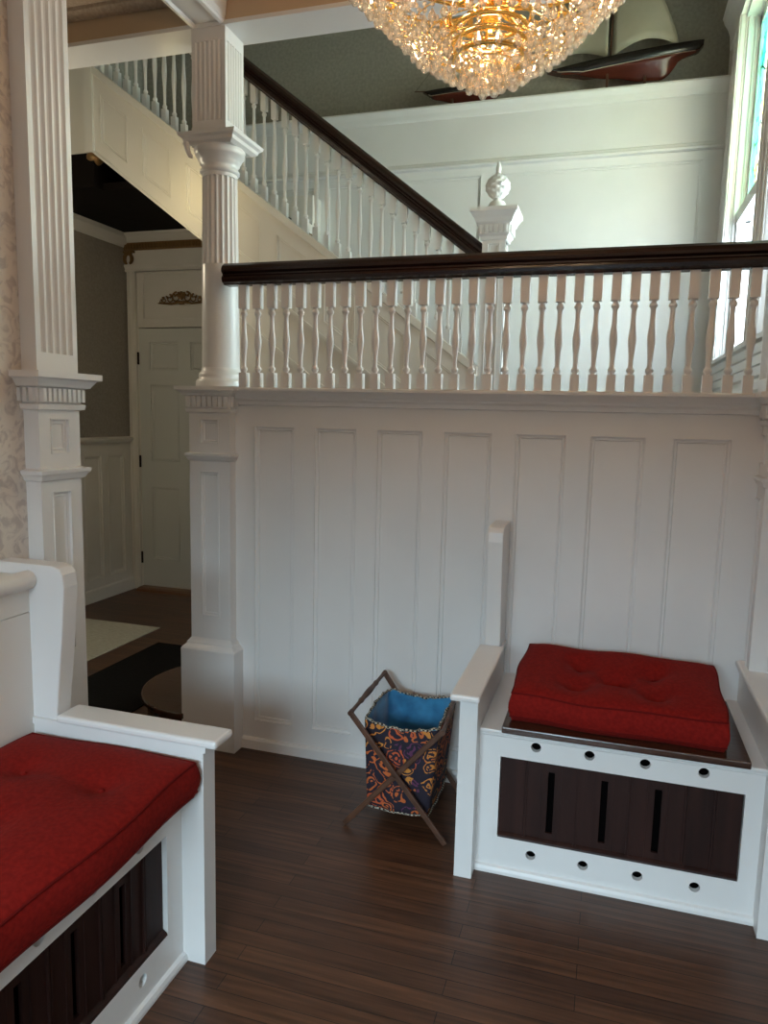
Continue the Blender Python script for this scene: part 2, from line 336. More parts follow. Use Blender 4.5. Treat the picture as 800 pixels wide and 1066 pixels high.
# ------------------------------------------------------------------ column on pedestal (left end of the stair wall)
def post_cap(b, cx, cy, hx, hy, z):               # dentilled cap, top at z, for a shaft hx,hy
    e = .045
    b.stack(cx, cy, [(z-.112, hx, hy), (z-.108, hx+.010, hy+.010), (z-.094, hx+.012, hy+.012), (z-.090, hx+.004, hy+.004), (z-.040, hx+.008, hy+.008), (z-.038, hx+.022, hy+.022),
        (z-.030, hx+.026, hy+.026), (z-.018, hx+.038, hy+.038), (z-.016, hx+e, hy+e), (z, hx+e, hy+e)])
    for sx in (-1, 1): b.dents_x(cy-hy-.004, cy+hy+.004, cx+sx*(hx+.004), z-.085, z-.042, 8, d=sx*.014)
    b.dents(cx-hx-.004, cx+hx+.004, cy-hy-.004, z-.085, z-.042, 8, d=.014)
def pedestal(parent, cx, cy, hx, hy, faces, plinth=True):
    b = MB(); F = cy-hy
    # shaft with panels
    def rects(w): return [(w*.28, w*.72, 1.365-.5, 1.468-.5), (w*.27, w*.73, .605-.5, 1.246-.5)]
    b.board((cx-hx, F, .5), (1,0,0), (0,0,1), (0,-1,0), 2*hx, 1.0, rects(2*hx) if 'F' in faces else [], th=.010, mw=.016)
    b.board((cx+hx, F, .5), (0,1,0), (0,0,1), (1,0,0), 2*hy, 1.0, rects(2*hy) if 'R' in faces else [], th=.010, mw=.016)
    b.board((cx-hx, cy+hy, .5), (0,-1,0), (0,0,1), (-1,0,0), 2*hy, 1.0, rects(2*hy) if 'L' in faces else [], th=.010, mw=.016)
    b.box(cx-hx, cx+hx, cy+hy-.01, cy+hy, .5, 1.5); b.box(cx-hx+.015, cx+hx-.015, F+.02, cy+hy, .01, 1.5)
    b.build('shaft', white, parent)
    b = MB(); b.stack(cx, cy, [(1.290,hx,hy),(1.293,hx+.006,hy+.006),(1.303,hx+.010,hy+.010),(1.312,hx+.016,hy+.016),(1.322,hx+.016,hy+.016),(1.326,hx,hy)]); b.build('band_moulding', white, parent)
    b = MB(); post_cap(b, cx, cy, hx, hy, 1.607); b.build('cap', white, parent)
    if not plinth: MB().box(cx-hx, cx+hx, cy-hy, cy+hy, 0, .5).build('plinth', white, parent)
    if plinth:
        p = .034
        b = MB(); b.stack(cx, cy, [(0,hx+p,hy+p),(.455,hx+p,hy+p),(.463,hx+p-.004,hy+p-.004),(.475,hx+.016,hy+.016),(.484,hx+.014,hy+.014),(.496,hx+.004,hy+.004),(.502,hx,hy)]); b.build('plinth', white, parent)
cx, hx, hy = -1.641, .098, .105; cy = 2.785+hy
col = thing('column', 'white round fluted column on panelled pedestal at the left end of the balustrade', 'column', (cx, cy, 0))
pedestal(col, cx, cy, hx, hy, 'FRL')
ccx, ccy = -1.645, 2.895
def flute(n, dep, a0=0):
    return lambda a, z: 1 - dep*max(0, (abs(sin(n*a/2+a0))-.35)/.65)**.7
b = MB()
b.lathe(ccx, ccy, [(1.606,.108),(1.630,.108),(1.640,.102),(1.642,.094),(1.655,.097),(1.668,.092),(1.672,.086),(1.69,.082)], 48); b.build('base', white, col)
b = MB(); b.lathe(ccx, ccy, [(1.68,.081),(2.02,.078),(2.12,.077)], 48)
b.lathe(ccx, ccy, [(2.12,.077),(2.135,.0768),(2.46,.073),(2.475,.073)], 192, rf=flute(20, .10)); b.lathe(ccx, ccy, [(2.475,.073),(2.50,.073)], 48)
b.build('column_shaft', white, col)
b = MB(); b.lathe(ccx, ccy, [(2.49,.074),(2.495,.082),(2.505,.082),(2.51,.076),(2.525,.076),(2.53,.083),(2.540,.084),(2.545,.090),(2.560,.097),(2.563,.102),(2.575,.104),(2.585,.106),(2.592,.100)], 48)
b.stack(ccx+.004, ccy+.006, [(2.590,.095,.095),(2.600,.112,.112),(2.612,.116,.116),(2.620,.128,.128),(2.632,.132,.132),(2.636,.085,.085)])
for sx in (-1, 1):            # small scrolls under the corners
    if sx < 0: b.tube([(ccx+sx*.10, ccy-.10+.0, 2.60), (ccx+sx*.096, ccy-.096, 2.57), (ccx+sx*.088, ccy-.088, 2.548), (ccx+sx*.080, ccy-.080, 2.545)], [.014,.012,.010,.006])
b.build('capital', white, col)
# square fluted upper shaft
def fluted_square(b, cx, cy, h, z0, z1, n=6, gap0=.045, gap1=.045, dep=.006, sides='FRLB'):
    b.stack(cx, cy, [(z0, h, h), (z0+gap0, h, h)]); b.stack(cx, cy, [(z1-gap1, h, h), (z1, h, h)])
    poly = []
    def side(p, u, nrm, on):
        w = 2*h; m = w*.09; fw = (w-2*m)/n
        pts = [(0, 0)]
        if on:
            for i in range(n):
                a = m+fw*i; pts.append((a+fw*.14, 0))
                for k in (1, 2, 3): pts.append((a+fw*(.14+.72*k/4), dep*sin(pi*k/4)))
                pts.append((a+fw*.86, 0))
        for t, d in pts: poly.append((p[0]+u[0]*t-nrm[0]*d, p[1]+u[1]*t-nrm[1]*d))
    side((cx-h, cy-h), (1,0), (0,-1), 'F' in sides); side((cx+h, cy-h), (0,1), (1,0), 'R' in sides)
    side((cx+h, cy+h), (-1,0), (0,1), 'B' in sides); side((cx-h, cy+h), (0,-1), (-1,0), 'L' in sides)
    b.prism(poly, 'z', z0+gap0, z1-gap1)
b = MB(); fluted_square(b, -1.653, 2.898, .077, 2.636, 3.04, 6, .05, .05); b.build('square_shaft', white, col)

# right end column on pedestal
rx = .506+.098
rc = thing('column', 'white fluted half column on panelled pedestal by the window, right end of the balustrade', 'column', (rx, 2.835, 0))
pedestal(rc, rx+.0, 2.80, .098, .095, 'FL', plinth=False)
b = MB(); fluted_square(b, rx-.035, 2.85, .075, 1.607, 3.04, 6, .05, .05); b.build('square_shaft', white, rc)

# left pilaster on the end of the left wall
PX0, PX1, PY0, PY1 = -1.745, -1.580, 1.738, 1.908
pcx, pcy, phx, phy = (PX0+PX1)/2, (PY0+PY1)/2, (PX1-PX0)/2, (PY1-PY0)/2
pil = thing('pilaster', 'tall white fluted pilaster with dentilled cap at the end of the wallpapered wall', 'pilaster', (pcx, pcy, 0))
b = MB(); b.board((PX1, PY0, 0), (0,1,0), (0,0,1), (1,0,0), 2*phy, 1.5, [(.045,.122,1.365,1.470), (.045,.122,.75,1.252)], th=.012, mw=.018)
b.box(PX0, PX1-.014, PY0, PY1, 0, 1.5); b.box(PX1-.014, PX1-.0002, PY0, PY0+.002, 0, 1.5); b.box(PX1-.014, PX1-.0002, PY1-.002, PY1, 0, 1.5)
b.build('shaft', white, pil)
b = MB(); b.stack(pcx, pcy, [(1.285,phx,phy),(1.289,phx+.010,phy+.008),(1.300,phx+.016,phy+.012),(1.308,phx+.022,phy+.020),(1.318,phx+.024,phy+.022),(1.322,phx,phy)]); b.build('band_moulding', white, pil)
b = MB(); z = 1.605
b.stack(pcx, pcy, [(z-.112,phx,phy),(z-.108,phx+.012,phy+.012),(z-.094,phx+.014,phy+.014),(z-.09,phx+.004,phy+.004),(z-.046,phx+.010,phy+.010),(z-.043,phx+.024,phy+.024),(z-.036,phx+.028,phy+.028),(z-.022,phx+.038,phy+.038),(z-.018,phx+.050,phy+.050),(z,phx+.050,phy+.050)])
b.dents_x(PY0-.006, PY1+.006, PX1+.004, z-.086, z-.048, 9, d=.018); b.dents(PX0, PX1+.004, PY0-.004, z-.086, z-.048, 8, d=.018)
b.build('cap', white, pil)
b = MB(); fluted_square(b, PX1-phy, pcy, phy, 1.605, 3.04, 5, .055, .05, dep=.009, sides='RL'); b.build('fluted_shaft', white, pil)

# beams
b = MB(); b.box(-4.0, .95, 2.82, 2.985, 3.055, CZ+.12)
st('trim_5', b, tanp, 'tan face of the beam over the stair opening')
b = MB(); b.box(-4.0, .95, 2.815, 2.99, 3.04, 3.056); st('trim_6', b, white, 'white underside of the beam over the stair opening')
b = MB(); b.box(-1.735, -1.575, 1.738, 2.82, 3.055, CZ)
for x, s_ in ((-1.735, -1), (-1.575, 1)):
    b.prism([(x, CZ), (x+s_*.035, CZ), (x+s_*.030, CZ-.02), (x+s_*.010, CZ-.05), (x+s_*.006, 3.075), (x-s_*.006, 3.045), (x-s_*.02, 3.043), (x-s_*.026, 3.055)], 'y', 1.70, 2.815)
fixn(st('trim_7', b, white, 'white moulded beam from the pilaster to the column'))
b = MB(); b.prism([(2.82,CZ),(2.77,CZ),(2.775,CZ-.012),(2.80,CZ-.03),(2.815,CZ-.034)], 'x', -4, -1.77); fixn(st('trim_8', b, ceilm, 'thin tan cornice above the hall beam'))

# ------------------------------------------------------------------ balusters
def baluster_mb(x, y, z0, z1, shear=0, hb=.0165, lb=.062, tb=.098):
    """square blocks at both ends with a turned vase between"""
    b = MB()
    def blk(za, zb_, s0, s1):
        vs = []
        for (zz, sh) in ((za, s0), (zb_, s1)):
            for dx, dy in ((-hb,-hb),(hb,-hb),(hb,hb),(-hb,hb)): vs.append((x+dx, y+dy, zz - sh*dx))
        b.add(vs, [(3,2,1,0),(4,5,6,7)]+[(i,(i+1)%4,4+(i+1)%4,4+i) for i in range(4)])
    blk(z0, z0+lb, shear, 0); blk(z1-tb, z1, 0, shear)
    a, c = z0+lb, z1-tb; H = c-a
    pr = [(0,.010),(.010,.0085),(.022,.013),(.045,.0145),(.062,.013),(.074,.009),(.10,.0085)]
    pr = [(a + t, r) for t, r in [(0,.010),(.004,.0085),(.010,.0135),(.016,.0145),(.022,.013),(.026,.009),(.034,.0085)]]
    m0, m1 = a+.034, c-.046
    for k in range(1, 12):
        t = k/12; r = .0085 + .0065*math.exp(-((t-.50)/.22)**2); pr.append((m0+(m1-m0)*t, r))
    pr += [(c-.046,.0085),(c-.030,.0085),(c-.026,.012),(c-.020,.0145),(c-.013,.013),(c-.009,.009),(c-.004,.0085),(c,.011)]
    b.lathe(x, y, pr, 14)
    return b
bal = thing('balustrade', 'level balustrade of turned white balusters under a dark handrail on the panelled wall', 'balustrade', (-.5, 2.80, 1.605))
rail = [(-.045,.022),(-.040,.010),(-.028,.004),(-.024,.000),(.024,.000),(.028,.004),(.040,.010),(.045,.022),(.043,.030),(.036,.036),(.036,.042),(.047,.050),(.048,.060),(.040,.074),(.022,.086),(0,.090),(-.022,.086),(-.040,.074),(-.048,.060),(-.047,.050),(-.036,.042),(-.036,.036),(-.043,.030)]
b = MB(); b.slope([(2.80+y, h) for y, h in rail], -1.562, 2.020, .56, 2.020); fixn(b.build('handrail', mahog, bal))
b0 = baluster_mb(0, 0, 0, .420); first = None
for i in range(31):
    x = -1.483 + (.438+1.483)*i/30
    if first is None:
        first = b0.build('baluster', white, None); first.parent = bal
    else:
        first_c = first.copy(); COL.objects.link(first_c)
        first_c.location = (x+.5, 0, -.002); continue
    first.location = (x+.5, 0, -.002)

# upper flight
up = thing('stair_balustrade', 'raking balustrade of white balusters under a dark handrail climbing left from the newel', 'balustrade', (-.72, 4.08, 1.77))
rk = [(y*1.05, h*1.33) for y, h in rail]
b = MB(); zr = lambda x: 2.318 + .772*(-.721-x)
b.slope([(4.11+y, h) for y, h in rk], -3.35, zr(-3.35), -.722, zr(-.722)); fixn(b.build('handrail', mahog, up))
b0 = None
for i in range(36):
    x = -.775 - .0667*i
    if x > -.74: continue
    za, zc = ZT(x)+.0, zr(x)+.006
    o = baluster_mb(x, 4.11, za, zc, shear=.75, hb=.0165, lb=.085, tb=.10).build('baluster', white, up)
# stringer
b = MB(); x0 = -3.19
zz0 = ZT(x0)-.5
rects = []
u = .03
for k in range(8): rects.append((u+.30*k+.03, u+.30*k+.22, .10, .38))
b.board((x0, 4.05, zz0), (1,0,-SL), (0,0,1), (0,-1,0), 2.47, .5, rects, th=.008, mw=.02)
b.slope([(4.062,0),(4.13,0),(4.13,.5),(4.062,.5)], x0, zz0, -.722, ZT(-.722)-.5)
b.slope([(4.035,.470),(4.045,.462),(4.16,.462),(4.16,.515),(4.035,.515)], x0, zz0, -.722, ZT(-.722)-.5)
b.slope([(4.040,0),(4.13,0),(4.13,.02),(4.040,.02)], x0, zz0, -.722, ZT(-.722)-.5)
fixn(b.build('stringer', white2, up))
# upper floor edge at the head of the flight
b = MB(); b.box(-3.82, -3.19, 4.06, 4.15, 3.085, 3.70)
b.box(-3.235, -3.175, 4.03, 4.16, 3.085, 3.70)
st('trim_9', b, white2, 'cream edge of the upper floor at the head of the stairs')
b = MB(); b.box(-3.82,-3.19,4.15,5.384,3.4,3.5); st('trim_10', b, white2, 'upper floor landing')
tag(MB().lathe(-3.205, 4.09, [(3.02,.012),(3.03,.030),(3.045,.045),(3.055,.052),(3.07,.054),(3.083,.050)], 20).build('drop_finial', gold, loc=(-3.205,4.09,3.02)), 'dark gilt drop finial under the corner of the upper floor', 'finial')
# spandrel wall under the flight
b = MB(); xs = -2.28
b.prism([(xs, 0), (-.72, 0), (-.72, zb(-.72)+.02), (xs, zb(xs)+.02)], 'y', 4.075, 4.12)
b.slope([(4.06,-.30),(4.08,-.30),(4.08,-.27),(4.06,-.27)], xs, zb(xs), -.722, zb(-.722))
fixn(st('wall_spandrel', b, white2, 'cream wall below the upper stair flight'))

# newel with acorn
nw = thing('newel_post', 'white square newel post with carved pineapple finial behind the balustrade', 'newel post', (-.658, 4.112, 1.40))
b = MB(); nh = .062
b.board((-.658-nh, 4.05, .3), (1,0,0), (0,0,1), (0,-1,0), 2*nh, 2.2, [(.028,.096,1.3,2.13)], th=.008, mw=.014)
b.board((-.658+nh, 4.05, .3), (0,1,0), (0,0,1), (1,0,0), 2*nh, 2.2, [(.028,.096,1.3,2.13)], th=.008, mw=.014)
b.box(-.658-nh, -.658+nh, 4.06, 4.05+2*nh, 0, 2.5); b.box(-.658-nh, -.658+nh-.01, 4.0501, 4.06, 0, .3)
b.build('post', white, nw)
b = MB(); ncy = 4.112; Z = 2.603
b.stack(-.658, ncy, [(Z-.16,nh,nh),(Z-.155,nh+.008,nh+.008),(Z-.14,nh+.010,nh+.010),(Z-.13,nh+.020,nh+.020),(Z-.08,nh+.022,nh+.022),(Z-.07,nh+.034,nh+.034),(Z-.05,nh+.042,nh+.042),(Z-.025,nh+.058,nh+.058),(Z-.02,nh+.064,nh+.064),(Z,nh+.064,nh+.064)])
b.dents(-.658-nh-.014, -.658+nh+.014, ncy-nh-.022, Z-.122, Z-.085, 6, d=.010); b.dents_x(ncy-nh-.014, ncy+nh+.014, -.658+nh+.022, Z-.122, Z-.085, 6, d=.010)
b.build('cap', white, nw)
b = MB()
b.lathe(-.658, ncy, [(Z,.062),(Z+.012,.062),(Z+.022,.054),(Z+.040,.045),(Z+.052,.038),(Z+.058,.022),(Z+.070,.016),(Z+.078,.018)], 32)
pr = []
for k in range(40):
    t = k/39; z_ = Z+.070+.130*t; r = .062*math.sin(pi*min(1, t*.93+.07))**.62 if t < .97 else .010
    pr.append((z_, max(r, .012)))
b.lathe(-.658, ncy, pr, 96, rf=lambda a, z_: 1+.12*abs(sin(4*a+(z_-Z)*95))*abs(sin(4*a-(z_-Z)*95)))
b.lathe(-.658, ncy, [(Z+.198,.014),(Z+.212,.013),(Z+.222,.016),(Z+.232,.012),(Z+.250,.009),(Z+.262,.003)], 20)
b.build('pineapple_finial', white, nw)

# landing and lower flight behind the panelled wall
b = MB()
for k in range(7): b.box(-1.48+.165*k if k else -1.48, -.30, D+.11, 4.05, .20*k-.0 if k else 0, .20*(k+1) if k < 6 else 1.40)
st('trim_11', b, lidw, 'lower stair flight hidden behind the panelled wall')
# rounded bottom step, top at z=.15
b = MB(); pts = []
sx, sy, sr = -1.76, 3.15, .40
poly = [(-1.50, 2.735)]
for k in range(25):
    a = -pi/2 - pi*k/24; poly.append((-1.79 + .37*cos(a), 3.12 + .385*sin(a)))
poly += [(-1.50, 3.505)]
poly[0] = (-1.765, 2.735); poly[-1] = (-1.765, 3.505)
inner = [(-1.765 + (x+1.765)*.93, 3.12+(y-3.12)*.93) for x, y in poly]
b.prism(poly, 'z', .122, .150); b.prism(inner, 'z', 0, .122)
b.box(-1.765,-1.53,3.01,3.505,0,.150)
fixn(st('trim_12', b, lidw, 'rounded dark wood bottom stair tread beside the column plinth', bevel=.006))

# ------------------------------------------------------------------ stairwell: far wall, window wall
b = MB(); FX0 = -3.9
rr = [(1.9+FX0*0+.0,0,0,0)]
rects = [(-.88-FX0, .47-FX0, 1.5, 3.20), (-2.15-FX0, -.98-FX0, 1.5, 3.20), (-3.4-FX0, -2.25-FX0, 2.3, 3.20)]
b.board((FX0, 5.384, 0), (1,0,0), (0,0,1), (0,-1,0), 4.55, 3.66, rects, th=.009, mw=.022)
b.box(FX0, .65, 5.41, 5.60, 0, 3.66)
st('wall_far', b, white, 'pale wainscot wall of the stairwell')
b = MB(); b.prism([(5.60,3.685),(5.345,3.685),(5.340,3.672),(5.350,3.660),(5.362,3.640),(5.368,3.615),(5.376,3.60),(5.386,3.60),(5.386,3.66),(5.60,3.66)], 'x', FX0, .60)
b.prism([(5.386,3.255),(5.355,3.262),(5.352,3.275),(5.364,3.285),(5.370,3.30),(5.386,3.31)], 'x', FX0, .60)
fixn(st('trim_13', b, white, 'ledge and rail mouldings of the stairwell wainscot'))
st('wall_upper', MB().box(FX0, .95, 5.60, 5.7, 3.6, 5.2), greypaper, 'grey textured wall above the boat ledge')
st('ceiling_upper', MB().box(FX0, .95, 2.985, 5.7, 5.1, 5.2), ceilm)
b = MB(); b.box(FX0-.1, FX0, 2.985, 5.7, 3.3, 5.2); b.box(FX0, .95, 2.87, 2.98, CZ+.12, 5.2)
st('wall_upper_sides', b, greypaper)
# right wall of the stairwell with opening Y 3.84..4.90, z 1.86..3.80 and a second one nearer
WX = .60
b = MB(); b.box(WX, .82, 2.985, 5.6, 0, 1.85); b.box(WX, .82, 2.985, 5.6, 3.84, 5.2); b.box(WX, .82, 4.93, 5.6, 1.85, 3.84); b.box(WX, .82, 3.60, 3.80, 1.85, 3.84); b.box(WX, .82, 2.985, 3.10, 1.85, 3.84)
st('wall_stair_right', b, white, 'window wall of the stairwell')
def window(name, y0, y1, lab):
    b = MB()
    # casings
    for a, c in ((y1, y1+.10), (y0-.10, y0)):
        if c > 3.6: b.box(WX-.025, WX, a, c, 1.86, 3.86); b.box(WX-.034, WX-.025, a+.006 if a > y0 else a+.006, a+.030, 1.86, 3.86); b.box(WX-.034, WX-.025, c-.030, c-.006, 1.86, 3.86)
    b.prism([(WX,3.82),(WX-.03,3.82),(WX-.035,3.90),(WX-.05,3.94),(WX-.07,3.97),(WX-.085,4.01),(WX,4.02)], 'y', y0-.12, y1+.13+(.30 if y1 > 4.5 else 0))
    b.prism([(WX+.04,1.865),(WX-.055,1.865),(WX-.055,1.845),(WX-.035,1.838),(WX-.030,1.80),(WX-.022,1.795),(WX-.022,1.755),(WX-.014,1.75),(WX-.014,1.71),(WX,1.70),(WX+.04,1.70)], 'y', y0-.13, y1+.14)
    # jamb lining with stops
    b.box(WX, .74, y1-.006, y1+.03, 1.86, 3.84); b.box(WX, .74, y0-.03, y0+.006, 1.86, 3.84); b.box(WX,.74,y0,y1,3.80,3.85)
    for a in (y1-.020, y0+.006): b.box(WX+.012, WX+.030, a, a+.014, 1.865, 3.80); b.box(WX+.048, WX+.056, a, a+.014, 1.865, 3.80)
    w = fixn(b.build(name, white, bevel=.002, kind='structure')); w['label'] = lab
    # upper sash (stained), lower sash (clear)
    b = MB(); zr0, zr1 = 2.71, 3.80
    for a, c in ((y0+.006, y0+.055), (y1-.055, y1-.006)): b.box(.675, .71, a, c, zr0-.04, zr1)
    b.box(.675,.71,y0+.006,y1-.006,zr0-.04,zr0+.01); b.box(.675,.71,y0+.006,y1-.006,zr1-.06,zr1)
    us = b.build('upper_sash', white, w)
    MB().box(.690,.694,y0+.05,y1-.05,zr0,zr1-.05).build('stained_pane', stain, us, loc=None)
    b = MB()
    for a, c in ((y0+.006, y0+.05), (y1-.05, y1-.006)): b.box(.632, .668, a, c, 1.865, zr0+.012)
    b.box(.626,.672,y0+.006,y1-.006,zr0-.055,zr0+.014); b.box(.632,.668,y0+.006,y1-.006,1.865,1.93)
    ls = b.build('lower_sash', white, w)
    MB().box(.648,.652,y0+.045,y1-.045,1.92,zr0-.05).build('clear_pane', clear, ls)
window('window_1', 3.84, 4.90, 'tall sash window with stained glass above, on the stairs')
window('window_2', 3.13, 3.56, 'narrow sash window near the right column')
# horizontal reeded boards below sills
b = MB()
for k in range(6): z_ = 1.69-.055*k; b.prism([(WX,z_),(WX-.014,z_-.006),(WX-.016,z_-.040),(WX-.006,z_-.052),(WX,z_-.054)], 'y', 3.0, 5.38)
fixn(st('trim_14', b, white, 'horizontal moulded boards under the stair window'))
b = MB()
for a in (5.06, 5.12, 5.20): b.box(WX-.022, WX, a, a+.045, 1.2, 3.86)
b.box(WX-.012, WX, 5.03, 5.384, 1.2, 3.86)
st('trim_15', b, white, 'vertical mouldings in the corner beside the stair window')

# ------------------------------------------------------------------ hall beyond the opening
b = MB()
b.board((-3.80, -1.5, 0), (0,1,0), (0,0,1), (1,0,0), 6.7, 1.25, [(6.60-.275*k-.20, 6.60-.275*k, .17, 1.14) for k in range(18)], th=.012, mw=.024)
b.box(-4.0, -3.82, -1.6, 5.6, 0, 1.25)
st('wall_hall_wainscot', b, white2, 'white wainscot of the hall')
st('wall_hall', MB().box(-4.0, -3.81, -1.6, 5.6, 1.25, 3.3), hallpaper, 'taupe papered hall wall')
b = MB(); b.prism([(-3.81,1.235),(-3.785,1.24),(-3.770,1.255),(-3.765,1.272),(-3.775,1.28),(-3.81,1.285)], 'y', -1.5, 5.2)
b.prism([(-3.80,0),(-3.78,0),(-3.78,.012),(-3.785,.09),(-3.79,.10),(-3.80,.10)], 'y', -1.5, 5.2)
b.prism([(-3.81,2.785),(-3.80,2.785),(-3.795,2.80),(-3.785,2.81),(-3.765,2.835),(-3.755,2.85),(-3.755,2.885),(-3.81,2.885)], 'y', -1.5, 5.2)
fixn(st('trim_16', b, white2, 'chair rail, base and crown of the hall wall'))
# door wall
DX0, DX1 = -3.72, -2.88
b = MB(); b.box(-3.81, DX0, 5.22, 5.38, 0, 3.1); b.box(DX1, -2.2, 5.22, 5.38, 0, 3.1); b.box(DX0, DX1, 5.22, 5.38, 2.165, 3.1)
st('wall_door', b, white2, 'white wall around the hall door')
b = MB(); b.board((DX0+.02, 5.215, 2.20), (1,0,0), (0,0,1), (0,-1,0), DX1-DX0-.04, .42, [(.035,.765,.03,.39)], th=.008, mw=.02)
for a, c in ((-3.80,-3.725),(-2.875,-2.80)): b.box(a, c, 5.19, 5.22, 0, 2.60); b.box(a+.012, a+.024, 5.182, 5.19, .1, 2.60); b.box(c-.02, c-.008, 5.182, 5.19, .1, 2.60)
b.box(-3.81,-2.2,5.195,5.22,2.60,2.78); b.prism([(5.22,2.60),(5.185,2.60),(5.18,2.608),(5.185,2.62),(5.178,2.632),(5.17,2.64),(5.17,2.652),(5.195,2.655),(5.22,2.655)], 'x', -3.81, -2.2)
b.prism([(5.22,2.82),(5.165,2.82),(5.16,2.828),(5.15,2.835),(5.125,2.862),(5.11,2.868),(5.11,2.885),(5.22,2.885)], 'x', -3.81, -2.2)
fixn(st('trim_17', b, white2, 'door casing, transom panel and crown over the hall door'))
b = MB(); b.box(-3.81,-2.2,5.175,5.22,2.762,2.82)
n = 60
for i in range(n): x = -3.80+1.58*i/n; b.box(x, x+.015, 5.164, 5.176, 2.772, 2.805)
st('trim_18', b, gold, 'gilt dentil band above the hall door')
b = MB(); W_ = DX1-DX0
cols = [(.10, W_/2-.055), (W_/2+.055, W_-.10)]
rects = [(a, c, z0_, z1_) for a, c in cols for z0_, z1_ in ((.25,.86),(1.07,1.70),(1.81,2.04))]
b.board((DX0, 5.225, 0.012), (1,0,0), (0,0,1), (0,-1,0), W_, 2.145, rects, th=.010, mw=.022)
b.box(DX0, DX1, 5.238, 5.265, .012, 2.157)
d = b.build('door_1', doorp, kind='structure'); d['label'] = 'pale six-panel door at the end of the hall'
for z_ in (.27, 1.08, 1.92): MB().lathe(DX0-.002, 5.212, [(z_-.05,.002),(z_-.048,.009),(z_+.048,.009),(z_+.05,.002)], 10).build('hinge', iron, d)
b = MB(); b.prism([(5.11,0),(5.12,.02),(5.15,.028),(5.25,.028),(5.25,0)], 'x', -3.715, -2.89); fixn(st('trim_19', b, thresh, 'brown wooden threshold under the hall door'))

# gilt appliques
def scroll(b, cx, cz, r0, r1, a0, turns, y, th, s_=1, n=20):
    pts = []; rs = []
    for k in range(n+1):
        t = k/n; a = a0 + s_*turns*2*pi*t; r = r0+(r1-r0)*t; pts.append((cx+r*cos(a), y, cz+r*sin(a))); rs.append(th*(1-.45*t))
    b.tube(pts, rs, 6)
b = MB(); ox, oz, oy = -3.30, 2.385, 5.197
for s_ in (-1, 1):
    for k, (dx, dz, r) in enumerate(((.048,.006,.042),(.108,-.004,.034),(.158,-.014,.024),(.192,-.022,.014))):
        scroll(b, ox+s_*dx, oz+dz, r, r*.25, pi/2 if s_ > 0 else pi/2, 1.15, oy, .0075-.001*k, s_*(1 if k % 2 else -1))
    b.tube([(ox+s_*.02, oy, oz-.03), (ox+s_*.09, oy, oz-.042), (ox+s_*.15, oy, oz-.038), (ox+s_*.215, oy, oz-.036)], [.010,.008,.007,.004], 6)
    for k in range(5): b.tube([(ox+s_*(.02+.035*k), oy, oz+.02-.006*k), (ox+s_*(.035+.035*k), oy-.004, oz+.045-.008*k)], [.010,.003], 6)
for k in range(5):
    a = pi/2 + (k-2)*.5; b.tube([(ox, oy, oz-.01), (ox+.05*cos(a), oy-.006, oz+.05*sin(a))], [.007,.010], 6)
b.tube([(ox-.02, oy, oz-.035), (ox+.02, oy, oz-.035)], .014, 8)
tag(b.build('scroll_ornament', gold, loc=(ox, oy, oz)), 'gilt leafy scroll ornament on the panel above the hall door', 'ornament')
b = MB(); ox, oz, oy = -3.77, 2.70, 5.175
for s_ in (-1, 1): b.tube([(ox+s_*.034*sin(t*pi/8*1.0)*1.0, oy, oz-.004-.040*cos(t*pi/8)) for t in range(1, 9)], [.008,.012,.014,.015,.015,.014,.012,.010], 8)
b.box(ox-.055, ox+.055, oy-.012, oy+.014, oz+.042, oz+.056); b.tube([(ox-.03,oy,oz+.035),(ox+.03,oy,oz+.035)], .013, 8)
tag(b.build('wreath_bracket', gold, loc=(ox, oy, oz)), 'small gilt wreath bracket at the corner of the hall door casing', 'ornament')

# rugs
tag(MB().box(-3.62, -2.91, 2.55, 4.26, .001, .009).build('beige_mat', rugl, loc=(-3.2,3.4,.001), bevel=.003), 'pale beige flat mat on the dark hall floor', 'mat')
tag(MB().box(-2.73, -2.20, 2.3, 3.975, .001, .008).build('dark_runner', rugd, loc=(-2.4,3.2,.001), bevel=.003), 'black runner mat before the rounded bottom stair', 'mat')

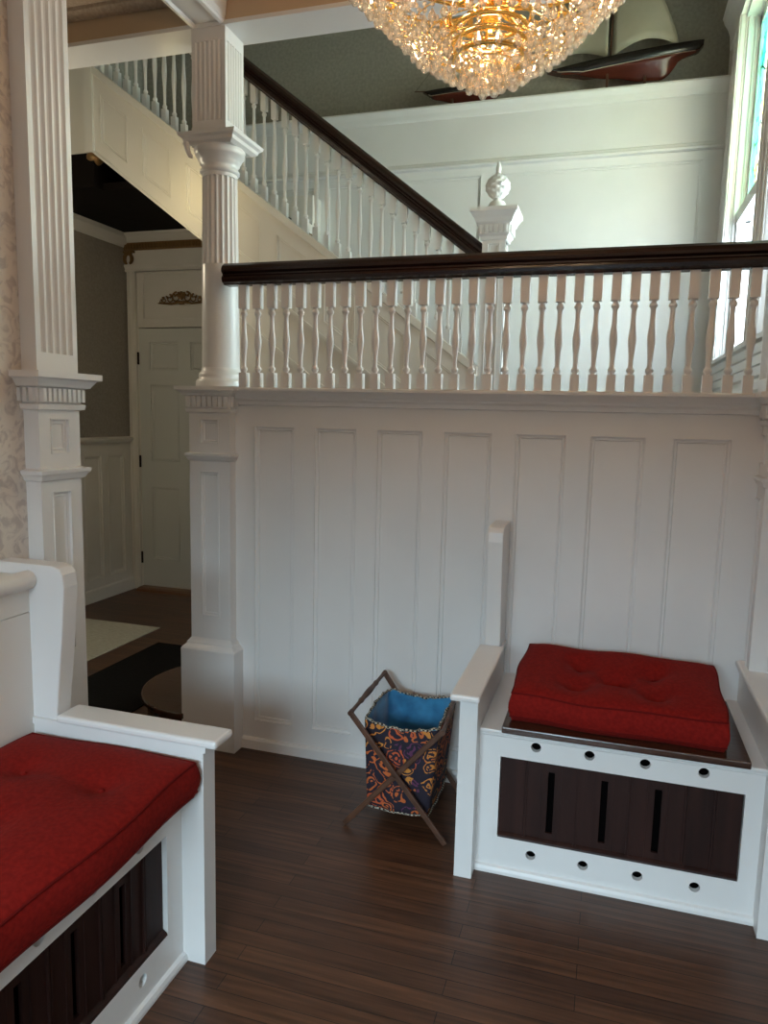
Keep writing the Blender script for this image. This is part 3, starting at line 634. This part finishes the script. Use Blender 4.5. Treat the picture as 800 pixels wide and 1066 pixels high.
# ------------------------------------------------------------------ benches
def bench(root, T, L, flip=False, right_arm=True):
    """T maps bench space (u along the front from the end arm, d depth towards the wall, z) to world. L = opening length etc."""
    def X(b_, f):     # run f on a fresh MB in bench space then map
        f(b_); b_.v = [T(*p) for p in b_.v]; return b_
    n = L
    # carcass front with opening u .07-.80, z .125-.405
    def front(b):
        O0, O1, z0, z1 = .07, .80, .125, .405; E = .852; dep = .022
        b.box(0, O0, 0, dep, 0, .475); b.box(O1, E, 0, dep, 0, .475); b.box(O0, O1, 0, dep, 0, z0)
        b.box(O0, O1, 0, dep, z1, .475); b.box(0, E, .03, .06, 0, .04)
    # with bored holes: build faces as plates with circular cut (grid ring)
    def plate_holes(b):
        O0, O1, z0, z1, E = .07, .80, .125, .405, .852
        us = [.182, .348, .514, .682]; r = .0160; q = .03
        for zc in (.080, .453) if not flip else (.080, .440):
            lo, hi = (0, z0) if zc < .2 else (z1, .478)
            cuts = [0]+[a for u_ in us for a in (u_-q, u_+q)]+[E]
            for i in range(0, len(cuts), 2):
                a, c = cuts[i], cuts[i+1]; b.add([(a,0,lo),(c,0,lo),(c,0,hi),(a,0,hi)], [(0,1,2,3)])
            for u_ in us:
                N_ = 24; out = []; inn = []; dp = []
                for k in range(N_):
                    a = 2*pi*(k+.5)/N_; ca, sa = cos(a), sin(a)
                    # ray to rectangle
                    tx = q/abs(ca) if abs(ca) > 1e-6 else 9; tz = ((hi-zc) if sa > 0 else (zc-lo))/abs(sa) if abs(sa) > 1e-6 else 9; t = min(tx, tz)
                    out.append((u_+ca*t, 0, zc+sa*t)); inn.append((u_+r*ca, 0, zc+r*sa)); dp.append((u_+r*ca, .020, zc+r*sa))
                b.add(out+inn, [(k, (k+1) % N_, N_+(k+1) % N_, N_+k) for k in range(N_)])
                b.add(inn+dp, [(k, (k+1) % N_, N_+(k+1) % N_, N_+k) for k in range(N_)], True)
                for cz_ in (-1, 1):
                    for cu in (-1, 1):      # corner fillers
                        zc2 = lo if cz_ < 0 else hi
                        near = [p for p in out if abs(p[0]-(u_+cu*q)) < 1e-6 and (p[2]-zc)*cz_ > 0]; near2 = [p for p in out if abs(p[2]-zc2) < 1e-6 and (p[0]-u_)*cu > 0]
                        if near and near2:
                            p1 = max(near, key=lambda p: abs(p[2]-zc)); p2 = max(near2, key=lambda p: abs(p[0]-u_))
                            b.add([p1, p2, (u_+cu*q, 0, zc2)], [(0,1,2)])
        for a, c in ((0, O0), (O1, E)): b.add([(a,0,z0),(c,0,z0),(c,0,z1),(a,0,z1)], [(0,1,2,3)])
        b.add([(O0,0,z0),(O0,.028,z0),(O0,.028,z1),(O0,0,z1)], [(0,1,2,3)]); b.add([(O1,0,z0),(O1,.028,z0),(O1,.028,z1),(O1,0,z1)], [(0,1,2,3)])
        b.add([(O0,0,z0),(O1,0,z0),(O1,.028,z0),(O0,.028,z0)], [(0,1,2,3)]); b.add([(O0,0,z1),(O1,0,z1),(O1,.028,z1),(O0,.028,z1)], [(0,1,2,3)])
        # foot moulding and nosing
        b.prism([(-.014,0),(-.014,.010),(-.010,.020),(0,.024),(.004,0)], 'x', 0, E)
        b.prism([(0,.478),(-.004,.474),(-.008,.478),(-.008,.484),(0,.486)], 'x', 0, E)
    b = MB(); X(b, plate_holes); b.build('front_frame', white, root)
    b = MB(); X(b, lambda b: b.box(.0, .852, .034, .040, .02, .470)); b.build('shade_backing', black, root)  # black sheet stands in for the shade inside the bench
    # dark boarded panel with three slots
    def panel(b):
        z0, z1 = .125, .405; d0 = .014; slots = [.235, .400, .560]; cur = .072
        edges = [.072]
        for s_ in slots: edges += [s_-.0105, s_+.0105]
        edges += [.798]
        for i in range(0, len(edges), 2): b.box(edges[i], edges[i+1], d0, d0+.010, z0, z1)
        for s_ in slots: b.box(s_-.0105, s_+.0105, d0, d0+.010, z0, z0+.035); b.box(s_-.0105, s_+.0105, d0, d0+.010, z1-.035, z1)
        for k in range(1, 9):
            u_ = .072+.0815*k
            if min(abs(u_-s_) for s_ in slots) > .012: b.box(u_-.006, u_-.0015, d0-.006, d0, z0, z1); b.box(u_+.0015, u_+.006, d0-.006, d0, z0, z1)
        for s_ in slots:
            for q in (-.03, .03): b.box(s_+q-.0015, s_+q+.0015, d0-.003, d0, z0, z1)
        b.prism([(.0,z0),(.002,z0+.006),(.010,z0+.012),(.014,z0+.014),(.014,z0)], 'x', .072, .798)
    b = MB(); X(b, panel); fixn(b.build('boarded_panel', mahogY, root))
    b = MB(); X(b, lambda b: b.box(0, .852, -.012, .55, .486, .498)); b.build('seat', white, root, bevel=.003)
    # end arms
    def arm(u0, u1, name):
        b = MB(); X(b, lambda b: (b.box(u0, u1, -.068, .545, 0, .614), b.box(u0-.006, u1+.006, -.078, .545, .614, .632)))
        fixn(b.build(name, white, root))
        b = MB(); X(b, lambda b: b.box(u0-.018, u1+.018, -(.115 if flip else .155), (.385 if u0 < 0 else .54), .632, .655)); b.build('arm_cap', white, root, bevel=.008)
    arm(-.058, 0, 'arm')
    if right_arm: arm(.850, .910, 'arm')
    # tall shoulder against the wall
    def shoulder(b):
        prof = [(.545,.632),(.395,.632),(.395,.66),(.385,.75),(.372,.86),(.362,.97),(.358,1.05),(.362,1.085),(.376,1.102),(.40,1.108),(.545,1.108)]
        if flip: prof = [(d_, z_-.035 if z_ > 1 else z_) for d_, z_ in prof]
        b.prism(prof, 'x', -.058, .0)
    b = MB(); X(b, shoulder); fixn(b.build('shoulder', white, root, bevel=.004))
    return root
br = thing('bench', 'white box bench with a dark slotted front panel, standing against the panelled wall', 'bench', (.07, 2.5, 0))
bench(br, lambda u_, d_, z_: (-.350+u_, 2.285+d_, z_), 0)
lid = MB().box(-.277, .453, 2.252, 2.752, .4985, .521).build('lid', lidw, br, bevel=.004, label='dark polished wood lid')
bl = thing('bench', 'white box bench in the left foreground with rounded back rail below the wallpaper', 'bench', (-1.3, 1.2, 0))
bench(bl, lambda u_, d_, z_: (-1.040-(d_ if d_ < .40 else .40+(d_-.40)*1.30), 1.605-u_, z_), 0, flip=True)
# back of left bench
b = MB(); b.box(-1.632, -1.515, .70, 1.605, .5, .936); b.box(-1.632, -1.519, .70, 1.605, .936, .940); b.box(-1.632, -1.515, .70, 1.605, .940, 1.03)
b.build('back_panel', white2, bl)
b = MB(); b.tube([(-1.512, .66, 1.030), (-1.512, 1.603, 1.030)], .026, 20); b.box(-1.632,-1.52,.66,1.603,1.03,1.042); b.build('top_roll', white2, bl)

# ------------------------------------------------------------------ cushions
def cushion(name, label, T, w, d, h, tufts, seed, dip=.022, sag=.01):
    rnd = random.Random(seed); root = thing(name, label, 'cushion', T(w/2, d/2, 0))
    b = MB(); nu, nv = 72, 56; rc = .035
    def outline(u_, v_):       # map unit square to slightly pillowed rounded rectangle
        x = (u_-.5)*2; y = (v_-.5)*2
        k = .10
        px_ = x*(1-k*.5*(1-x*x)*0 - .020*(y*y)*abs(x)**6); py_ = y*(1 - .03*(x*x)*abs(y)**6)
        return (px_*w/2+w/2 + .004*sin(9*v_)*abs(x)**8, py_*d/2+d/2 + .005*sin(11*u_)*abs(y)**8)
    def topz(u_, v_):
        x = (u_-.5)*2; y = (v_-.5)*2
        e = (1-abs(x)**10)*(1-abs(y)**10)
        z_ = h*.90 + h*.16*(1-x*x)**.5*(1-y*y)**.5*1.0
        cx_, cy_ = u_*w, v_*d
        for tx, ty in tufts:
            r2 = (cx_-tx)**2+(cy_-ty)**2
            z_ -= dip*.7*math.exp(-r2/.0022) + dip*.85*math.exp(-r2/.012)
        for i in range(len(tufts)):
            for j in range(i+1, len(tufts)):
                (ax, ay), (bx_, by_) = tufts[i], tufts[j]; L2 = (bx_-ax)**2+(by_-ay)**2
                if L2 > .055: continue
                t = max(0, min(1, ((cx_-ax)*(bx_-ax)+(cy_-ay)*(by_-ay))/L2)); r2 = (cx_-ax-t*(bx_-ax))**2+(cy_-ay-t*(by_-ay))**2
                z_ -= dip*.38*math.exp(-r2/.0012)
        return z_ - (1-e)*h*.10 + .002*sin(13*u_+7*v_)
    V = []; 
    def sm(t): return .5-.5*cos(pi*t)*(1) if True else t
    gu = [ (.5-.5*cos(pi*i/nu))*.6+ .4*i/nu for i in range(nu+1)]; gv = [(.5-.5*cos(pi*i/nv))*.6+.4*i/nv for i in range(nv+1)]
    for j in range(nv+1):
        for i in range(nu+1):
            x, y = outline(gu[i], gv[j]); V.append((x, y, topz(gu[i], gv[j])))
    F = [(j*(nu+1)+i, j*(nu+1)+i+1, (j+1)*(nu+1)+i+1, (j+1)*(nu+1)+i) for j in range(nv) for i in range(nu)]
    loop = [(i, 0) for i in range(nu)] + [(nu, j) for j in range(nv)] + [(i, nv) for i in range(nu, 0, -1)] + [(0, j) for j in range(nv, 0, -1)]
    base = len(V); nl = len(loop); K = 6
    edge = []
    cxm, cym = w/2, d/2
    for k in range(1, K+1):
        t = k/K
        for (i, j) in loop:
            x, y, z_ = V[j*(nu+1)+i]; ox, oy = (1 if i == nu else -1 if i == 0 else 0), (1 if j == nv else -1 if j == 0 else 0)
            bul = .011*sin(pi*t) - .004*t; V.append((x+ox*bul, y+oy*bul, z_*(1-t)+.004*0))
    first = [j*(nu+1)+i for i, j in loop]
    for k in range(K):
        A = first if k == 0 else [base+(k-1)*nl+q for q in range(nl)]; B_ = [base+k*nl+q for q in range(nl)]
        for q in range(nl): F.append((A[(q+1) % nl], A[q], B_[q], B_[(q+1) % nl]))
    F.append(tuple(base+(K-1)*nl+q for q in range(nl)))
    b.add([T(*p) for p in V], F, True); c = fixn(b.build('cushion_body', redc, root))
    top = [V[q] for q in first]; bot = [(V[base+(K-2)*nl+q][0], V[base+(K-2)*nl+q][1], V[base+(K-2)*nl+q][2]) for q in range(nl)]
    for lp in (top, bot):
        pb = MB(); P_ = [T(*p) for p in lp[::2]]; P_.append(P_[0]); pb.tube(P_, .0034, 6); pb.build('piping', redp, root)
    tb = [T(tx, ty, topz(tx/w, ty/d)+.002) for tx, ty in tufts]
    for p in tb: MB().lathe(p[0], p[1], [(p[2]-.004,.002),(p[2]-.003,.009),(p[2]+.001,.009),(p[2]+.004,.004)], 12).build('tuft_button', redc, root)
    return root
rot = R(-1.2)
def Tr(x, y, z_): 
    X_, Y_ = x-.33, y-.22; return (.072+X_*cos(rot)-Y_*sin(rot), 2.515+X_*sin(rot)+Y_*cos(rot), .5225+z_+.020*max(0,z_/.13)*(Y_/.22+.4))
cushion('cushion', 'square red tufted cushion on the dark lid of the right bench', Tr, .655, .455, .128, [(.20,.13),(.45,.13),(.325,.22),(.20,.31),(.45,.31)], 1)
def Tl(x, y, z_): return (-.972-y, 1.590-x, .499+z_)
cushion('cushion', 'long red tufted cushion filling the left foreground bench', Tl, .88, .535, .118, [(.20,.15),(.20,.38),(.44,.26),(.66,.15),(.66,.38)], 2, dip=.016)

# ------------------------------------------------------------------ folding sewing bag
bag = thing('folding_sewing_basket', 'paisley fabric workbag on crossed wooden legs between the panelled wall and bench', 'sewing basket', (-.66, 2.56, 0))
for (ya, Lx, Lz, Rx, Rz, fr, fl) in ((2.375, -.832, .440, -.492, .418, -.470, -.855), (2.745, -.822, .462, -.522, .415, -.500, -.83)):
    # two sticks crossing
    def stick(a, c, yy):
        b = MB(); A = Vector((a[0], yy, a[1])); C_ = Vector((c[0], yy, c[1])); b.bar(A, C_, .010, .020, up=(0,0,1)); dd = (C_-A).normalized()
        o = b.build('leg', walnut, bag, bevel=.003); return o
    s_ = 1 if ya < 2.5 else -1
    stick((fr, .006), (Lx, Lz), ya - .006*s_); stick((fl, .006), (Rx, Rz), ya + .006*s_)
    MB().tube([(-.662, ya-.016, .222), (-.662, ya+.016, .222)], .007, 10).build('pivot_pin', walnut, bag)
for A, C_ in (((-.832,2.362,.440), (-.822,2.758,.462)), ((-.492,2.362,.418), (-.522,2.758,.415))):
    A = Vector(A); C_ = Vector(C_); n = 24; pts = []; rs = []
    for k in range(n+1):
        t = k/n; pts.append(A.lerp(C_, t)); rs.append(.0075+.0045*math.exp(-((t-.5)/.14)**2) + (.003 if abs(t-.28) < .03 or abs(t-.72) < .03 else 0) + (.002 if t < .05 or t > .95 else 0))
    MB().tube(pts, rs, 10).build('handle', walnut, bag)
# fabric: outer shell and lining
def bagring(t, off=0, n=64):
    """t 0 bottom .. 1 rim"""
    out = []
    x0 = -.792+.016*(1-t)+off; x1 = -.514-.034*(1-t)-off; y0 = 2.412+off; y1 = 2.712-off
    rc_ = .02
    for k in range(n):
        s_ = k/n*4; e = int(s_); f = s_-e
        c = [(x0,y0),(x1,y0),(x1,y1),(x0,y1)]; a, b_ = c[e], c[(e+1) % 4]
        x = a[0]+(b_[0]-a[0])*f; y = a[1]+(b_[1]-a[1])*f
        w = sin(pi*f); nx, ny = ((0,-1),(1,0),(0,1),(-1,0))[e]
        bl_ = .012*w*sin(pi*t)+ .003*sin(6*pi*f+t*3)*w
        # rim: corners high on the bar sides, sagging front and back
        zr_ = .405 - (.022*w if e in (0, 2) else -.018*w) 
        if e == 2: zr_ += .012
        z_ = .072 + (zr_-.072)*t - (.010*w*(1-t))
        out.append((x+nx*bl_, y+ny*bl_, z_))
    return out
b = MB(); N_ = 64; V = []; K = 14
for k in range(K+1): V += bagring(k/K)
F = [(k*N_+i, k*N_+(i+1) % N_, (k+1)*N_+(i+1) % N_, (k+1)*N_+i) for k in range(K) for i in range(N_)]; F.append(tuple(range(N_))[::-1])
b.add(V, F, True); b.build('fabric_bag', pais, bag)
b = MB(); V = []
for k in range(K+1):
    rg = bagring(k/K, .006); V += [(x+.004*sin(i*.9+k*.4), y+.004*sin(i*.7-k*.5), z_+(.004 if k == 0 else 0)) for i, (x, y, z_) in enumerate(rg)]
b.add(V, [(k*N_+i, (k+1)*N_+i, (k+1)*N_+(i+1) % N_, k*N_+(i+1) % N_) for k in range(K) for i in range(N_)] + [tuple(range(N_))], True)
b.build('blue_lining', bluel, bag, label='shiny blue inner lining')
rg = bagring(1, .003); rg.append(rg[0])
b = MB(); b.tube([(x, y, z_+.002+.004*sin(k*2.2)) for k, (x, y, z_) in enumerate(rg)], .0045, 6); b.build('braid_edging', braid, bag)
rg = bagring(0.02, -.003); rg.append(rg[0])
b = MB(); b.tube(rg, .0035, 6); b.build('braid_edging', braid, bag)
# ------------------------------------------------------------------ model boats
def boat(label, x0, x1, ztop0, ztop1, keel, yc, beam, stand, sails):
    root = thing('model_yacht', label, 'model boat', ((x0+x1)/2, yc, 3.685))
    L = x1-x0; n = 40
    def top(t): return ztop0+(ztop1-ztop0)*t - .10*L*.28*sin(pi*t)*.35
    def bot(t):
        pts = keel
        for i in range(len(pts)-1):
            if pts[i][0] <= t <= pts[i+1][0]:
                f = (t-pts[i][0])/(pts[i+1][0]-pts[i][0]); f = f*f*(3-2*f)*.5+f*.5
                return top(t) - (pts[i][1]+(pts[i+1][1]-pts[i][1])*f)*L
        return top(t)
    def wl(t): return top(t) - min(.062*L, (top(t)-bot(t))*.96)
    def half(t): return beam*max(.10, sin(pi*(.04+.92*t)))**.62
    def rings(zf):   # zf(t)-> list of (y, z)
        V = []; 
        for i in range(n+1):
            t = i/n; V.append([(x0+L*t, yc+y, z_) for y, z_ in zf(t)])
        return V
    def loft(R_, closed=True):
        b = MB(); m = len(R_[0]); V = [p for r in R_ for p in r]
        F = [(i*m+j, i*m+(j+1) % m, (i+1)*m+(j+1) % m, (i+1)*m+j) for i in range(n) for j in range(m)]
        F += [tuple(range(m))[::-1], tuple(range(n*m, (n+1)*m))]
        return b.add(V, F, True)
    def upper(t):
        h = half(t); w = wl(t); tp = top(t); hw = h*.90
        return [(-hw, w), (-h*.98, (w+tp)/2), (-h, tp), (h, tp), (h*.98, (w+tp)/2), (hw, w)]
    def lower(t):
        h = half(t)*.90; w = wl(t); bt = min(bot(t), w-.001); pts = []
        for k in range(7):
            s_ = k/6; pts.append((-h*(1-s_)**.8*(1-.5*s_) - .004*(1-s_*.3), w+(bt-w)*s_))
        return pts + [(-y, z_) for y, z_ in pts[::-1]]
    fixn(loft(rings(upper)).build('black_topsides', hullblack, root)); fixn(loft(rings(lower)).build('red_underbody', hullred, root))
    for s_ in (-1, 1):
        MB().tube([(x0+L*i/n, yc+s_*half(i/n)*.93, wl(i/n)+.001) for i in range(3, n-1)], .0022, 5).build('waterline_stripe', waterl, root)
    for sx_ in stand:
        z_ = bot((sx_-x0)/L); MB().box(sx_-.008, sx_+.008, yc-.035, yc+.035, 3.686, z_+.02).build('stand_post', walnut, root)
    MB().box(min(stand)-.02, max(stand)+.02, yc-.015, yc+.015, 3.686, 3.70).build('stand_rail', walnut, root)
    mx = x0+L*.42; zt_ = top(.42)
    MB().tube([(mx, yc, zt_-.01), (mx, yc, zt_+.75*L)], .006, 8).build('mast', walnut, root)
    if sails:
        for (ax, bx_, hh, bow) in ((mx+.01, mx+L*.43, .70*L, .05), (mx-.02, x0+L*.06, .60*L, -.05)):
            b = MB(); n1, n2 = 12, 12; V = []
            for i in range(n1+1):
                t = i/n1
                for j in range(n2+1):
                    s_ = j/n2*(1-t**1.3*.95); x = ax+(bx_-ax)*s_; V.append((x, yc-.01-bow*sin(pi*min(1, s_*1.05))*(1-t*.5)-.0*t, zt_+.025+hh*t + .03*s_*(1-t)+(.05*sin(pi*s_) if t == 0 else .05*sin(pi*s_)*(1-t))))
            F = [(i*(n2+1)+j, i*(n2+1)+j+1, (i+1)*(n2+1)+j+1, (i+1)*(n2+1)+j) for i in range(n1) for j in range(n2)]
            o = b.add(V, F, True).build('sail', sailm, root); so = o.modifiers.new('t', 'SOLIDIFY'); so.thickness = .002
    else:
        MB().tube([(x0-.10*L, yc, ztop0+.015), (x0+.1*L, yc, top(.1)+.005)], .004, 6).build('bowsprit', walnut, root)
        for q in (.25, .7): MB().tube([(x0+L*.42, yc, zt_+.7*L), (x0+L*q, yc, top(q))], .0012, 4).build('rigging_line', iron, root)
        MB().tube([(x0+L*.2, yc, zt_+.35*L), (x0-.09*L, yc, ztop0+.015)], .0012, 4).build('rigging_line', iron, root)
    return root
boat('large model yacht with black and red hull and cream sails on the high ledge', -.57, .425, 3.865, 3.955, [(0,.0),(.12,.035),(.45,.115),(.62,.165),(.76,.185),(.80,.16),(.86,.085),(.93,.068),(.985,.056),(1,.030)], 5.46, .085, (-.165, .075), True)
boat('small dark red model sailboat on the high ledge beyond the chandelier', -1.44, -.80, 3.815, 3.825, [(0,.0),(.15,.09),(.4,.15),(.8,.16),(.9,.10),(1,.03)], 5.44, .06, (-1.22, -1.00), False)

# ------------------------------------------------------------------ chandelier
cxh, cyh = -.357, 2.0
ch = thing('chandelier', 'gold and crystal basket chandelier hanging over the room', 'chandelier', (cxh, cyh, CZ))
b = MB(); b.lathe(cxh, cyh, [(CZ-.05,.012),(CZ-.04,.05),(CZ-.02,.06),(CZ,.062)], 24); b.tube([(cxh,cyh,CZ-.04),(cxh,cyh,2.50)], .007, 10); b.lathe(cxh, cyh, [(2.48,.005),(2.49,.02),(2.51,.028),(2.53,.02),(2.56,.012),(2.66,.03),(2.70,.012)], 20)
b.build('stem', brass, ch)
TZ = [(r, 2.392 + .60*max(0, min(r, .20)-.075) + .98*max(0, r-.20)) for r in (.030,.066,.100,.134,.168,.204,.240,.278,.316,.354,.392,.428)]      # (r, z)
for k, (r, z_) in enumerate(((.090,2.415),(.094,2.447),(.098,2.479),(.104,2.515))):
    MB().ring((cxh, cyh, z_), r, .0060, 64, 10, 1.0).build('gold_ring', brass, ch)
b = MB()
for r, z_ in TZ: b.ring((cxh, cyh, z_+.008), r, .0020, 64, 5)
b.build('tier_wires', brass, ch)
for q in range(8):
    a = 2*pi*q/8+.35
    b = MB(); pts = []; 
    for k in range(14):
        t = k/13; r = .02+.33*t; pts.append((cxh+r*cos(a), cyh+r*sin(a), 2.54-.035*sin(pi*t)+.11*t))
    b.tube(pts, .0055, 8); ex, ey, ez = pts[-1]
    b.lathe(ex, ey, [(ez-.004,.004),(ez,.024),(ez+.006,.026),(ez+.010,.012),(ez+.012,.010),(ez+.055,.010)], 14)
    arm_ = b.build('arm', brass, ch)
    b = MB(); b.lathe(ex, ey, [(ez+.055,.006),(ez+.066,.013),(ez+.080,.014),(ez+.100,.006),(ez+.108,.001)], 12); b.build('bulb', bulbm, arm_)
# lower cluster of bulbs in the basket
for q in range(5):
    a = 2*pi*q/5+.6; r = .125; ex, ey, ez = cxh+r*cos(a), cyh+r*sin(a), 2.53
    b = MB(); b.tube([(cxh+.02*cos(a),cyh+.02*sin(a),2.56),(cxh+.08*cos(a),cyh+.08*sin(a),2.50),(ex,ey,ez-.02)], .0045, 8); b.lathe(ex, ey, [(ez-.025,.010),(ez-.005,.010)], 10)
    arm_ = b.build('arm', brass, ch)
    b = MB(); b.lathe(ex, ey, [(ez-.005,.006),(ez+.006,.012),(ez+.020,.013),(ez+.038,.005),(ez+.044,.001)], 12); b.build('bulb', bulbm, arm_)
drops = []
def bead(b, x, y, z_, r, seg=6, ph=0):
    b.lathe(x, y, [(z_+r,.0005),(z_+r*.55,r*.78),(z_,r),(z_-r*.55,r*.78),(z_-r,.0005)], seg, smooth=False)
def pear(b, x, y, z_, r, h, seg=6, fl=1):
    b.lathe(x, y, [(z_,.0006),(z_-h*.22,r*.38),(z_-h*.55,r*.92),(z_-h*.72,r),(z_-h*.88,r*.72),(z_-h,.0008)], seg, smooth=False)
for i, (r, z_) in enumerate(TZ):
    n = max(6, int(2*pi*r/.0315))
    for k in range(n):
        a = 2*pi*(k+.5*(i % 2))/n + random.uniform(-.3,.3)*.02/r; rr_ = r+random.uniform(-.004,.004); jz = random.uniform(-.004,.003)
        if .09 < r < .20 and abs(a % (2*pi) - 1.53*pi) < .62: continue      # the gold rings show through this gap in the strings
        drops.append((cxh+rr_*cos(a), cyh+rr_*sin(a), z_+jz, i, a))
for r, z_, n in ((.018,2.362,3),(.10,2.445,12),(.05,2.41,8)):
    for k in range(n): a = 2*pi*k/n+.4; drops.append((cxh+r*cos(a), cyh+r*sin(a), z_, 0, a))
def dist(p): return (p[0]**2+p[1]**2+(p[2]-1.5)**2)
# the largest in the picture: camera side
vis = sorted(drops, key=lambda p: dist(p) - .6*(p[3] < 9))
main = set(vis[:100]); rest = MB()
for p in drops:
    i = p[3]; sc = 1.30 if i < 3 else 1.12
    b = MB() if p in main else rest
    bead(b, p[0], p[1], p[2]+.022, .0052*sc, 6); bead(b, p[0], p[1], p[2]+.006, .0060*sc, 6)
    pear(b, p[0], p[1], p[2]-.002, .0096*sc, .029*sc, 7)
    if p in main: b.build('crystal_drop', cryst, ch)
# bead strings inside, strung from tier to tier
for q in range(22):
    a = 2*pi*q/22
    for k in range(0, 20):
        t = k/19; r = .20+.22*t; zz = 2.50+.21*t+.010*sin(6*pi*t)
        bead(rest, cxh+r*cos(a+.01*k), cyh+r*sin(a+.01*k), zz+.012, .0060, 6)
o = rest.build('crystal_strings', cryst, ch); o['kind'] = 'stuff'

# ------------------------------------------------------------------ lights
def area(name, loc, rot, sx_, sy_, power, col):
    l = bpy.data.lights.new(name, 'AREA'); l.shape = 'RECTANGLE'; l.size = sx_; l.size_y = sy_; l.energy = power; l.color = col
    o = bpy.data.objects.new(name, l); o.location = loc; o.rotation_euler = rot; COL.objects.link(o); return o
def point(name, loc, power, col, r=.05):
    l = bpy.data.lights.new(name, 'POINT'); l.energy = power; l.color = col; l.shadow_soft_size = r
    o = bpy.data.objects.new(name, l); o.location = loc; COL.objects.link(o); return o
area('daylight_stair_window', (.95, 4.37, 2.85), (0, R(90), 0), 1.9, 1.05, 105, (.86,.96,1.0))
area('daylight_near_window', (.95, 3.35, 2.85), (0, R(90), 0), 1.9, .43, 40, (.86,.96,1.0))
area('daylight_entrance', (-.5, -5.2, 3.9), (R(68), 0, 0), 4.0, 3.0, 1500, (.70,.88,1.0))
area('foyer_ceiling_lamp', (-.4, -.9, 3.10), (0, 0, 0), .5, .5, 9, (1,.66,.46))
for k in range(4):
    a = pi/2*k+.5; point('chandelier_lamp', (cxh+.20*cos(a), cyh+.20*sin(a), 2.66), 2.6, (1,.70,.44), .03)
point('chandelier_lamp', (cxh, cyh, 2.47), 1.2, (1,.70,.42), .02)
point('stair_lamp', (-2.45, 3.78, 2.78), 1.6, (1,.80,.38), .03)
point('hall_fill', (-3.0, 3.0, 2.35), 15.0, (1,.86,.62), .08)  # added fill to brighten the hall, no fixture stands here
w = bpy.data.worlds.new('sky'); S.world = w; w.use_nodes = True
WN = w.node_tree.nodes; WL = w.node_tree.links
tcw = WN.new('ShaderNodeTexCoord'); sx_ = WN.new('ShaderNodeSeparateXYZ'); WL.new(tcw.outputs['Generated'], sx_.inputs[0])
rw = WN.new('ShaderNodeValToRGB'); rw.color_ramp.elements[0].position = 0.0; rw.color_ramp.elements[0].color = (.07,.075,.06,1); rw.color_ramp.elements[1].position = .06; rw.color_ramp.elements[1].color = (.84,.95,1,1)
WL.new(sx_.outputs[2], rw.inputs[0]); WL.new(rw.outputs[0], WN['Background'].inputs[0]); WN['Background'].inputs[1].default_value = 1.5

# ------------------------------------------------------------------ camera
f, yaw, pitch, roll = 760.89, -.296545, .130728, .0232016
cyw, syw, cp, sp_ = cos(yaw), sin(yaw), cos(pitch), sin(pitch)
fw = Vector((syw*cp, cyw*cp, -sp_)); r_ = Vector((cyw, -syw, 0)); u_ = r_.cross(fw)
r2 = r_*cos(roll)+u_*sin(roll); u2 = -r_*sin(roll)+u_*cos(roll)
cam = bpy.data.cameras.new('camera'); co = bpy.data.objects.new('camera', cam); COL.objects.link(co)
M = Matrix((r2, u2, -fw)).transposed().to_4x4(); M.translation = Vector((0, 0, 1.5)); co.matrix_world = M
cam.sensor_fit = 'HORIZONTAL'; cam.sensor_width = 36; cam.lens = 36*f/800; cam.clip_start = .02
S.camera = co
S.view_settings.view_transform = 'Standard'; S.view_settings.look = 'None'; S.view_settings.gamma = 1; S.view_settings.use_curve_mapping = False
S.view_settings.exposure = 0.06
